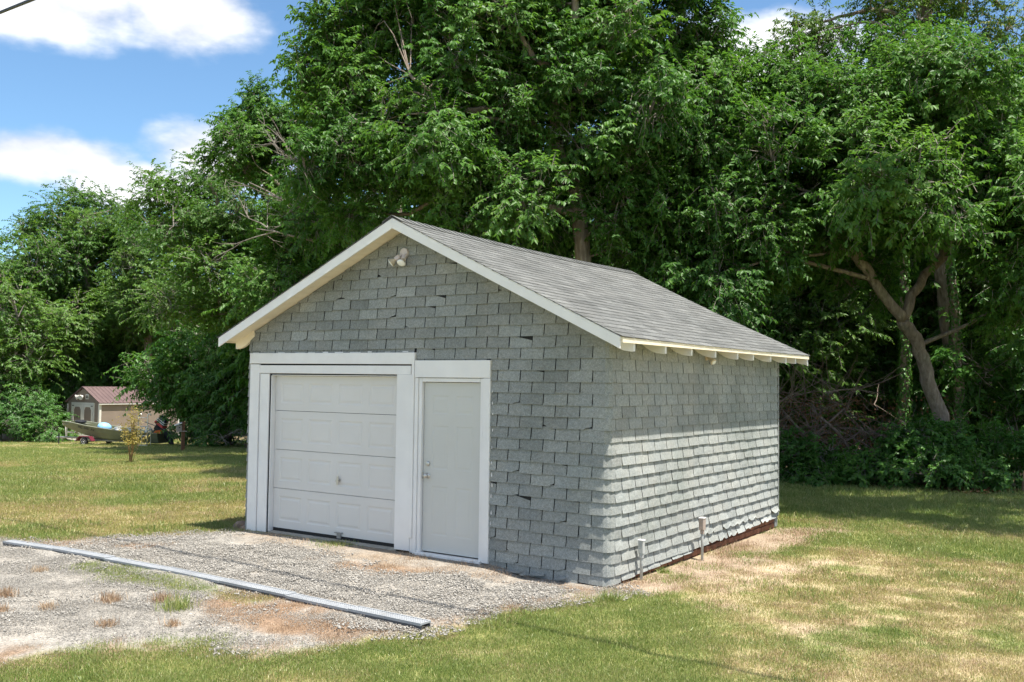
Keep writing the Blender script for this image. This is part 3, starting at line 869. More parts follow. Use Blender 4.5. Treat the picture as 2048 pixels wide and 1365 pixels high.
lip = sstep(-5.85, -5.5, XX)*(1-sstep(-1.5, -0.9, XX))*sstep(-1.0, -0.05, YY)*(1-sstep(0.3, 0.6, YY))
ZZ = ZZ + 0.062*lip
ZZ = np.where(inside, -0.02, ZZ)
def ground_at(x, y):
    """height of the built sheet at points"""
    i = np.clip(np.searchsorted(gx, x)-1, 0, len(gx)-2); j = np.clip(np.searchsorted(gy, y)-1, 0, len(gy)-2)
    fx = (x-gx[i])/(gx[i+1]-gx[i]); fy = (y-gy[j])/(gy[j+1]-gy[j])
    return (ZZ[i, j]*(1-fx)+ZZ[i+1, j]*fx)*(1-fy)+(ZZ[i, j+1]*(1-fx)+ZZ[i+1, j+1]*fx)*fy
def mixc(c, col, w): return c*(1-w[..., None]) + np.array(col)*w[..., None]
c = np.zeros(XX.shape+(3,)) + np.array((0.255, 0.25, 0.095))
c = mixc(c, (0.42, 0.34, 0.21), Z['dry']*0.85)
c = mixc(c, (0.17, 0.22, 0.065), Z['lush']*0.8)
c = mixc(c, (0.38, 0.30, 0.215), Z['bare']*(1-Z['lush'])*0.9)
c = mixc(c, (0.31, 0.245, 0.18), Z['path'])
gcol = np.zeros(XX.shape+(3,)) + np.array((0.305, 0.284, 0.252))
gcol = mixc(gcol, (0.25, 0.20, 0.15), Z['apron']*0.85)
gcol = mixc(gcol, (0.25, 0.24, 0.22), sstep(0.45, 0.65, fbm(XX, YY, 1.1, 31))*0.6)
c = c*(1-Z['gravel'][..., None]) + gcol*Z['gravel'][..., None]
c = mixc(c, (0.225, 0.145, 0.09), Z['straw']*0.85)
c = mixc(c, (0.14, 0.18, 0.05), Z['weeds']*0.5)
c = mixc(c, (0.085, 0.062, 0.04), np.maximum(Z['litter']*0.8, Z['woods']*0.85))
c *= (0.86 + 0.28*fbm(XX, YY, 7, 41))[..., None]
N0, N1 = XX.shape
me = bpy.data.meshes.new('ground')
idx = np.arange(N0*N1).reshape(N0, N1)
quads = np.stack([idx[:-1, :-1], idx[1:, :-1], idx[1:, 1:], idx[:-1, 1:]], -1).reshape(-1, 4)
def np_mesh(me, V, F, k):
    me.vertices.add(len(V)); me.vertices.foreach_set('co', np.ascontiguousarray(V, dtype=np.float32).ravel())
    me.loops.add(F.size); me.loops.foreach_set('vertex_index', np.ascontiguousarray(F, dtype=np.int32).ravel())
    me.polygons.add(len(F)); me.polygons.foreach_set('loop_start', np.arange(0, F.size, k, dtype=np.int32))
    me.update(calc_edges=True); me.validate()
np_mesh(me, np.stack([XX, YY, ZZ], -1).reshape(-1, 3), quads, 4)
me.polygons.foreach_set('use_smooth', np.ones(len(quads), bool))
ca = me.attributes.new('soil', 'FLOAT_COLOR', 'POINT')
ca.data.foreach_set('color', np.concatenate([c, np.ones(XX.shape+(1,))], -1).astype(np.float32).ravel())
ga = me.attributes.new('stony', 'FLOAT', 'POINT'); ga.data.foreach_set('value', np.maximum(Z['gravel'], Z['path']*0.5).astype(np.float32).ravel())
t = NT('ground_cover')
col = t.attr('soil', 'Color'); stony = t.attr('stony')
g1 = t.noise(38, 4, 0.7); g2 = t.noise(120, 3, 0.7); g3 = t.noise(9, 4, 0.6)
vor = t.n.new('ShaderNodeTexVoronoi'); vor.inputs['Scale'].default_value = 42; t.l.new(t.pos, vor.inputs['Vector'])
vor2 = t.n.new('ShaderNodeTexVoronoi'); vor2.inputs['Scale'].default_value = 95; t.l.new(t.pos, vor2.inputs['Vector'])
grassy = t.ramp(t.rng(t.math('ADD', t.math('MULTIPLY', g1, 0.6), t.math('MULTIPLY', g2, 0.4)), 0.3, 0.7), [(0, (0.45,)*3), (0.5, (1.0,)*3), (1, (1.45,)*3)])
st_c = t.mix(t.ramp(vor.outputs['Color'], [(0, (0.62,)*3), (0.5, (1.0, 0.98, 0.95)), (1, (1.45, 1.43, 1.38))]), t.ramp(vor2.outputs['Color'], [(0, (0.65,)*3), (1, (1.4,)*3)]), 0.5, 'MIX')
edge = t.ramp(vor.outputs['Distance'], [(0, (1.12,)*3), (0.6, (1.0,)*3), (0.95, (0.55,)*3)])
st_c = t.mix(st_c, edge, 0.7, 'MULTIPLY')
cc = t.mix(col, t.mix(grassy, st_c, stony), 1.0, 'MULTIPLY')
cc = t.mix(cc, t.ramp(g3, [(0.3, (0.85,)*3), (0.7, (1.15,)*3)]), 1.0, 'MULTIPLY')
hgt = t.mix(g1, t.math('SUBTRACT', 1.0, vor.outputs['Distance']), stony)
t.bsdf(cc, 0.95, 0.1, t.bump(hgt, 0.8, 0.02))
ground = kind(add_obj('ground', me, None, [t.m]), 'structure')

# ------------------------------------------------------------------ scattering (grass, gravel: what nobody could count)
def scatter(name, pts, rot, scl, idx, protos):
    me = bpy.data.meshes.new(name)
    me.vertices.add(len(pts)); me.vertices.foreach_set('co', np.asarray(pts, np.float32).ravel())
    a = me.attributes.new('rot', 'FLOAT_VECTOR', 'POINT'); a.data.foreach_set('vector', np.asarray(rot, np.float32).ravel())
    a = me.attributes.new('scl', 'FLOAT', 'POINT'); a.data.foreach_set('value', np.asarray(scl, np.float32))
    a = me.attributes.new('idx', 'INT', 'POINT'); a.data.foreach_set('value', np.asarray(idx, np.int32))
    o = add_obj(name, me)
    ng = bpy.data.node_groups.new(name, 'GeometryNodeTree')
    ng.interface.new_socket('Geometry', in_out='INPUT', socket_type='NodeSocketGeometry')
    ng.interface.new_socket('Geometry', in_out='OUTPUT', socket_type='NodeSocketGeometry')
    N, L = ng.nodes, ng.links
    gi, go = N.new('NodeGroupInput'), N.new('NodeGroupOutput')
    jn = N.new('GeometryNodeJoinGeometry')
    for p in protos:
        oi = N.new('GeometryNodeObjectInfo'); oi.inputs['Object'].default_value = p
        g2i = N.new('GeometryNodeGeometryToInstance'); L.new(oi.outputs['Geometry'], g2i.inputs[0]); L.new(g2i.outputs[0], jn.inputs[0])
    iop = N.new('GeometryNodeInstanceOnPoints'); iop.inputs['Pick Instance'].default_value = True
    def na(nm, ty):
        x = N.new('GeometryNodeInputNamedAttribute'); x.data_type = ty; x.inputs['Name'].default_value = nm
        return x.outputs['Attribute']
    e2r = N.new('FunctionNodeEulerToRotation'); L.new(na('rot', 'FLOAT_VECTOR'), e2r.inputs[0])
    L.new(gi.outputs[0], iop.inputs['Points']); L.new(jn.outputs[0], iop.inputs['Instance'])
    L.new(na('idx', 'INT'), iop.inputs['Instance Index']); L.new(e2r.outputs[0], iop.inputs['Rotation']); L.new(na('scl', 'FLOAT'), iop.inputs['Scale'])
    L.new(iop.outputs[0], go.inputs[0])
    md = o.modifiers.new('scatter', 'NODES'); md.node_group = ng
    return kind(o, 'stuff')
def proto(name, V, F, k, mat, tint):
    me = bpy.data.meshes.new(name); np_mesh(me, V, F, k)
    a = me.attributes.new('tint', 'FLOAT', 'FACE'); a.data.foreach_set('value', np.asarray(tint, np.float32))
    me.materials.append(mat)
    return bpy.data.objects.new(name, me)      # stays out of the scene, only its geometry is scattered

def blade_mat(name, stops, transl=0.35):
    t = NT(name)
    oi = t.n.new('ShaderNodeObjectInfo')
    f = t.math('ADD', t.math('MULTIPLY', t.attr('tint'), 0.75), t.math('MULTIPLY', oi.outputs['Random'], 0.25))
    big = t.noise(0.8, 3, 0.5)
    f = t.math('ADD', f, t.math('MULTIPLY', t.math('SUBTRACT', big, 0.5), 0.7))
    c = t.ramp(f, stops)
    d = t.n.new('ShaderNodeBsdfDiffuse'); tr = t.n.new('ShaderNodeBsdfTranslucent'); gl = t.n.new('ShaderNodeBsdfGlossy')
    gl.inputs['Roughness'].default_value = 0.45
    t.l.new(c, d.inputs[0]); t.l.new(c, tr.inputs[0])
    m1 = t.n.new('ShaderNodeMixShader'); m1.inputs[0].default_value = transl; t.l.new(d.outputs[0], m1.inputs[1]); t.l.new(tr.outputs[0], m1.inputs[2])
    m2 = t.n.new('ShaderNodeMixShader'); m2.inputs[0].default_value = 0.04; t.l.new(m1.outputs[0], m2.inputs[1]); t.l.new(gl.outputs[0], m2.inputs[2])
    t.l.new(m2.outputs[0], t.out.inputs['Surface'])
    return t.m
def blades(n, size, h0, h1, w, lean, seed):
    r = np.random.RandomState(seed)
    cx_, cy_ = r.normal(0, size*0.33, n), r.normal(0, size*0.33, n)
    h = r.uniform(h0, h1, n); a = r.uniform(0, 6.283, n); ln = np.abs(r.normal(0, lean, n)); la = r.uniform(0, 6.283, n)
    ww = w*r.uniform(0.6, 1.3, n)
    b0 = np.stack([cx_-np.cos(a)*ww/2, cy_-np.sin(a)*ww/2, np.full(n, -0.004)], 1); b1 = np.stack([cx_+np.cos(a)*ww/2, cy_+np.sin(a)*ww/2, np.full(n, -0.004)], 1)
    t0 = np.stack([cx_+np.cos(la)*h*np.sin(ln), cy_+np.sin(la)*h*np.sin(ln), h*np.cos(ln)], 1)
    mid = (b0+b1)/2*0.45+t0*0.55; mid[:, 2] += h*0.10
    mo = np.stack([np.cos(a)*ww*0.35, np.sin(a)*ww*0.35, np.zeros(n)], 1)
    V = np.stack([b0, b1, mid+mo, mid-mo, t0], 1).reshape(-1, 3)
    i = np.arange(n)[:, None]*5
    F = np.concatenate([i+np.array([[0, 1, 2]]), i+np.array([[0, 2, 3]]), i+np.array([[3, 2, 4]])], 0)
    tn = np.tile(r.rand(n), 3)
    return V, F, tn
G_GREEN = blade_mat('green_grass', [(0.0, (0.10, 0.175, 0.030)), (0.35, (0.19, 0.265, 0.056)), (0.7, (0.315, 0.34, 0.11)), (1.0, (0.48, 0.435, 0.21))])
G_OLIVE = blade_mat('faded_grass', [(0.0, (0.19, 0.235, 0.05)), (0.4, (0.32, 0.31, 0.095)), (0.75, (0.47, 0.39, 0.19)), (1.0, (0.57, 0.475, 0.28))])
G_STRAW = blade_mat('dead_grass', [(0.0, (0.26, 0.165, 0.10)), (0.4, (0.38, 0.26, 0.165)), (0.8, (0.48, 0.36, 0.24)), (1.0, (0.58, 0.48, 0.35))], 0.2)
P_GREEN = [proto('grass_tuft', *blades(230, 0.34, 0.014, 0.045, 0.0045, 0.8, 100+i)[:2], 3, G_GREEN, blades(230, 0.34, 0.014, 0.045, 0.0045, 0.8, 100+i)[2]) for i in range(4)]
P_OLIVE = [proto('grass_tuft', *blades(200, 0.34, 0.012, 0.04, 0.0042, 0.95, 200+i)[:2], 3, G_OLIVE, blades(200, 0.34, 0.012, 0.04, 0.0042, 0.95, 200+i)[2]) for i in range(4)]
P_STRAW = [proto('grass_tuft', *blades(170, 0.30, 0.012, 0.05, 0.0036, 1.25, 300+i)[:2], 3, G_STRAW, blades(170, 0.30, 0.012, 0.05, 0.0036, 1.25, 300+i)[2]) for i in range(4)]

fwd = np.array([_f.x, _f.y]); rgt = np.array([_r.x, _r.y]); cam2 = np.array([CAM_POS.x, CAM_POS.y])
def view_points(n, d0, d1, r):
    """points on the lot in front of the house, thinning with distance from the drive"""
    d = d0*(d1/d0)**r.rand(n); s = r.uniform(-0.66, 0.66, n)*d + r.uniform(-1.5, 1.5, n)
    p = cam2 + d[:, None]*fwd + s[:, None]*rgt
    return p[:, 0], p[:, 1], d
r = np.random.RandomState(3)
x, y, d = view_points(34000, 5.2, 48, r)
zz = zones(x, y)
ok = ~((x > -GW-0.06) & (x < 0.04) & (y > -0.03) & (y < GL+0.05))
grassd = np.clip(1-zz['gravel']-zz['path']*0.93, 0, 1)*(1-0.75*zz['bare']*(1-zz['lush']))*(1-0.8*zz['litter'])*(1-zz['woods'])*(1-0.45*zz['dry']*sstep(-1, 1, x))
grassd = np.maximum(grassd, zz['weeds']*0.95)
keep = ok & (r.rand(len(x)) < grassd)
pd_ = np.clip(zz['dry']*0.95 - 0.5*zz['lush'] + r.uniform(-0.25, 0.25, len(x)), 0, 1)
is_dry = pd_ > 0.38
sc_far = np.clip(d/11, 0.75, 1.7)
def emit(name, mask, protos, base):
    n = int(mask.sum())
    rot = np.stack([r.uniform(-0.08, 0.08, n), r.uniform(-0.08, 0.08, n), r.uniform(0, 6.283, n)], 1)
    scatter(name, np.stack([x[mask], y[mask], ground_at(x[mask], y[mask])], 1), rot, base*sc_far[mask]*r.uniform(0.75, 1.25, n), r.randint(0, len(protos), n), protos)
emit('grass', keep & ~is_dry, P_GREEN, 0.95)
emit('faded_grass', keep & is_dry, P_OLIVE, 0.95)
# taller clumps dotted over the mown lawn
hot = ok & (fbm(x, y, 2.4, 33) > 0.64) & (r.rand(len(x)) < 0.16) & (d < 20) & (zz['gravel'] < 0.2) & (zz['path'] < 0.3)
emit('lawn_clumps', hot, P_GREEN, 1.5)
# tan dead thatch over dry ground, on the drive and along the footing
stw = np.clip(zz['straw']*0.95 + zz['path']*0.55 + zz['dry']*0.6*(1-zz['gravel']) + zz['apron']*0.18 + sstep(-0.35, 0.0, poly_sd(x, y, GRAVEL))*(1-sstep(0.0, 0.25, poly_sd(x, y, GRAVEL)))*0.8, 0, 1)*(1-zz['woods'])
ok2 = ok & (d < 22) & (r.rand(len(x)) < stw*0.55)
emit('dead_grass', ok2, P_STRAW, 0.85)

# long grass left uncut along the wood edge, the far lawn and the left wall
xe = np.concatenate([r.uniform(-7, 9, 1500), r.uniform(-26, -17, 700), r.uniform(-6.0, -5.72, 60)]); ye = np.concatenate([11.6+r.normal(0, 0.55, 1500)-0.0, r.uniform(11, 19, 700), r.uniform(0.3, 5.4, 60)])
t_ = -0.85*xe+0.53*ye
selm = np.concatenate([np.ones(1500, bool), (np.abs(t_[1500:2200]-25.5) < 2.2), np.ones(60, bool)])
x, y = xe[selm], ye[selm]; sc_far = np.ones(len(x))
emit('long_grass', np.ones(len(x), bool), P_GREEN, 2.2)
# crushed stone on the drive
def stones(n, size, s0, s1, seed):
    r = np.random.RandomState(seed)
    oct_ = np.array([(1, 0, 0), (-1, 0, 0), (0, 1, 0), (0, -1, 0), (0, 0, 1), (0, 0, -1)], float)
    tri = np.array([(0, 2, 4), (2, 1, 4), (1, 3, 4), (3, 0, 4), (2, 0, 5), (1, 2, 5), (3, 1, 5), (0, 3, 5)])
    s = s0*(s1/s0)**(r.rand(n)**1.8)
    V = oct_[None]*s[:, None, None]*0.5*r.uniform(0.6, 1.35, (n, 6, 1)) + r.normal(0, 0.13, (n, 6, 3))*s[:, None, None]
    V[:, :, 2] *= 0.65
    a = r.uniform(0, 6.283, n); ca_, sa_ = np.cos(a)[:, None], np.sin(a)[:, None]
    V = np.stack([V[..., 0]*ca_-V[..., 1]*sa_, V[..., 0]*sa_+V[..., 1]*ca_, V[..., 2]], -1)
    V[..., 0] += r.uniform(-size/2, size/2, n)[:, None]; V[..., 1] += r.uniform(-size/2, size/2, n)[:, None]; V[..., 2] += (s*0.12)[:, None]
    F = (np.arange(n)[:, None, None]*6 + tri[None]).reshape(-1, 3)
    return V.reshape(-1, 3), F, np.repeat(r.rand(n), 8)
t = NT('crushed_stone')
cst = t.ramp(t.attr('tint'), [(0.0, (0.19, 0.18, 0.163)), (0.15, (0.275, 0.26, 0.233)), (0.85, (0.335, 0.316, 0.285)), (1.0, (0.42, 0.40, 0.36))])
t.bsdf(t.mix(cst, t.ramp(t.noise(60, 3), [(0.3, (0.8,)*3), (0.7, (1.15,)*3)]), 1.0, 'MULTIPLY'), 0.9, 0.15)
M_STONE = t.m
def pS(n, sz, a, b, sd):
    V, F, tn = stones(n, sz, a, b, sd); return proto('stone_patch', V, F, 3, M_STONE, tn)
P_FINE = [pS(520, 0.5, 0.005, 0.014, 400+i) for i in range(4)]
P_COARSE = [pS(420, 0.5, 0.008, 0.028, 500+i) for i in range(4)]
r = np.random.RandomState(8)
n = 9000
x = r.uniform(-13, 1.2, n); y = r.uniform(-8, 1.5, n); d = np.hypot(x-CAM_POS.x, y-CAM_POS.y)
zz = zones(x, y)
ok = ~((x > -GW-0.25) & (x < 0.2) & (y > -0.27) & (y < GL))
coarse = sstep(-2.62, -2.35, y)*sstep(-6.9, -6.2, x)*(1-zz['apron']) + sstep(-1.6, -0.6, x)*sstep(-3.6, -2.6, y)
sc_far = np.ones(n)
keep = ok & (zz['gravel'] > 0.6) & (r.rand(n) < zz['gravel']*(1-0.7*zz['straw'])*(1-0.95*zz['apron'])*sstep(0.12, 0.5, fbm(x, y, 1.3, 61))*0.55)
emit('gravel', keep & (r.rand(n) < np.clip(0.7-coarse*0.2, 0.2, 1)), P_FINE, 1.0)
emit('coarse_gravel', keep & (r.rand(n) < np.clip(coarse*0.9, 0.08, 0.9)), P_COARSE, 1.0)

# single weeds on the drive: (x, y, size, green)
WD = [(-2.62, -3.35, 0.17, 1, 'bushy green weed clump growing on the packed gravel'), (-3.55, -4.05, 0.10, 0, 'dry brown weed left of the green clump on the gravel'), (-4.32, -4.02, 0.11, 0, 'dry weed tuft at the far left of the gravel'), (-3.35, -3.55, 0.12, 0, 'wide dry weed tuft between two other brown weeds'), (-2.95, -3.28, 0.12, 0, 'bushy straw-coloured weed beside the green clump'), (-2.55, -4.1, 0.09, 0, 'low brown weed near the front edge of the gravel'), (-5.2, -3.2, 0.09, 0, 'small dry weed tuft below the drain line'), (-3.75, -4.35, 0.08, 0, 'small dry weed nearest the left edge of the gravel'), (0.02, -2.05, 0.14, 1, 'dark green weed at the lawn edge beyond the drain end'), (0.35, -0.62, 0.14, 1, 'leafy green weed in the lawn by the garage corner'), (0.12, 1.12, 0.09, 1, 'small green weed sprouting against the side wall'), (-2.15, -3.75, 0.08, 0, 'thin brown weed right of the green clump')]
def weed(x, y, s, green, label):
    rr = np.random.RandomState(int(abs(x*977+y*131)*10) % 100000)
    n = int(220*s/0.12)
    V, F, tn = blades(n, s*1.3, s*0.35, s*1.05, 0.006, 0.75, rr.randint(1, 9999))
    V = V + np.array([x, y, float(ground_at(np.array([x]), np.array([y]))[0])])
    me = bpy.data.meshes.new('weed'); np_mesh(me, V, F, 3)
    a = me.attributes.new('tint', 'FLOAT', 'FACE'); a.data.foreach_set('value', np.asarray(tn, np.float32))
    tag(add_obj('weed', me, None, [G_GREEN if green else G_STRAW]), label, 'weed', 'weeds on the drive and at the wall')
for w in WD: weed(*w)

# ================================================================== trench drain laid across the drive
dr = thing('trench_drain', 'long grey plastic trench drain with grates lying across the gravel drive', 'drain', (-3.7, -2.53, 0))
DP = [(-7.02, -2.585), (-6.05, -2.50), (-5.05, -2.47), (-4.05, -2.45), (-3.05, -2.48), (-2.05, -2.51), (-1.22, -2.535), (-0.36, -2.555)]
DW, DT, DB = 0.068, 0.084, -0.03
def dframe(i):
    a, b = Vector(DP[i]), Vector(DP[i+1]); d = (b-a).normalized(); return a, b, d, Vector((-d.y, d.x))
for i in range(len(DP)-1):
    a, b, d, nn = dframe(i)
    zj = 0.006*math.sin(i*2.1)
    P = lambda s, w, z: (a.x+d.x*s+nn.x*w, a.y+d.y*s+nn.y*w, z+zj)
    L = (b-a).length-0.004
    m = MB()
    sec = [(-DW*0.93, DT-0.012), (-DW*0.93, DB+0.02), (-DW*0.6, DB), (DW*0.6, DB), (DW*0.93, DB+0.02), (DW*0.93, DT-0.012), (DW*0.80, DT-0.012), (DW*0.80, DB+0.03), (DW*0.5, DB+0.012), (-DW*0.5, DB+0.012), (-DW*0.80, DB+0.03), (-DW*0.80, DT-0.012)]
    n = len(sec)
    vs = [P(0, *q) for q in sec]+[P(L, *q) for q in sec]
    fs = [(k, (k+1) % n, n+(k+1) % n, n+k) for k in range(n)]
    fs += [(k, n-1-k, n-2-k, k+1) for k in range(5)] + [(n+k, n+k+1, 2*n-2-k, 2*n-1-k) for k in range(5)]
    m.add(vs, fs)
    sp = 0.1
    while sp < L:      # outside ribs
        for sgn in (-1, 1):
            q = [P(sp, sgn*DW*0.93, DB+0.02), P(sp+0.012, sgn*DW*0.93, DB+0.02), P(sp+0.012, sgn*DW*0.93, DT-0.016), P(sp, sgn*DW*0.93, DT-0.016)]
            o2 = [P(sp, sgn*DW*1.0, DB+0.03), P(sp+0.012, sgn*DW*1.0, DB+0.03), P(sp+0.012, sgn*DW*1.0, DT-0.016), P(sp, sgn*DW*1.0, DT-0.016)]
            m.add(q+o2, [(4, 5, 6, 7), (0, 4, 7, 3), (1, 2, 6, 5), (2, 3, 7, 6), (0, 1, 5, 4)])
        sp += 0.166
    ch = m.build('channel', M_DRAIND, dr)
    g = MB()
    def bar(s0, s1, w0, w1, z0, z1):
        vs = [P(s0, w0, z0), P(s1, w0, z0), P(s1, w1, z0), P(s0, w1, z0), P(s0, w0, z1), P(s1, w0, z1), P(s1, w1, z1), P(s0, w1, z1)]
        g.add(vs, [(0, 3, 2, 1), (4, 5, 6, 7), (0, 1, 5, 4), (1, 2, 6, 5), (2, 3, 7, 6), (3, 0, 4, 7)])
    z0, z1 = DT-0.0115, DT+0.006
    bar(0.002, L, -DW, -DW*0.76, z0-0.006, z1); bar(0.002, L, DW*0.76, DW, z0-0.006, z1)
    for w in (-0.38, 0.0, 0.38): bar(0.008, L-0.006, DW*w-0.009, DW*w+0.009, z0, z1-0.002)
    sp = 0.004
    while sp < L-0.01:
        bar(sp, sp+0.012, -DW*0.755, DW*0.755, z0+0.001, z1-0.003); sp += 0.026
    bar(0.0025, 0.014, -DW*0.757, DW*0.757, z0, z1-0.001); bar(L-0.014, L-0.0005, -DW*0.757, DW*0.757, z0, z1-0.001)
    g.build('grate', M_DRAIN, dr)

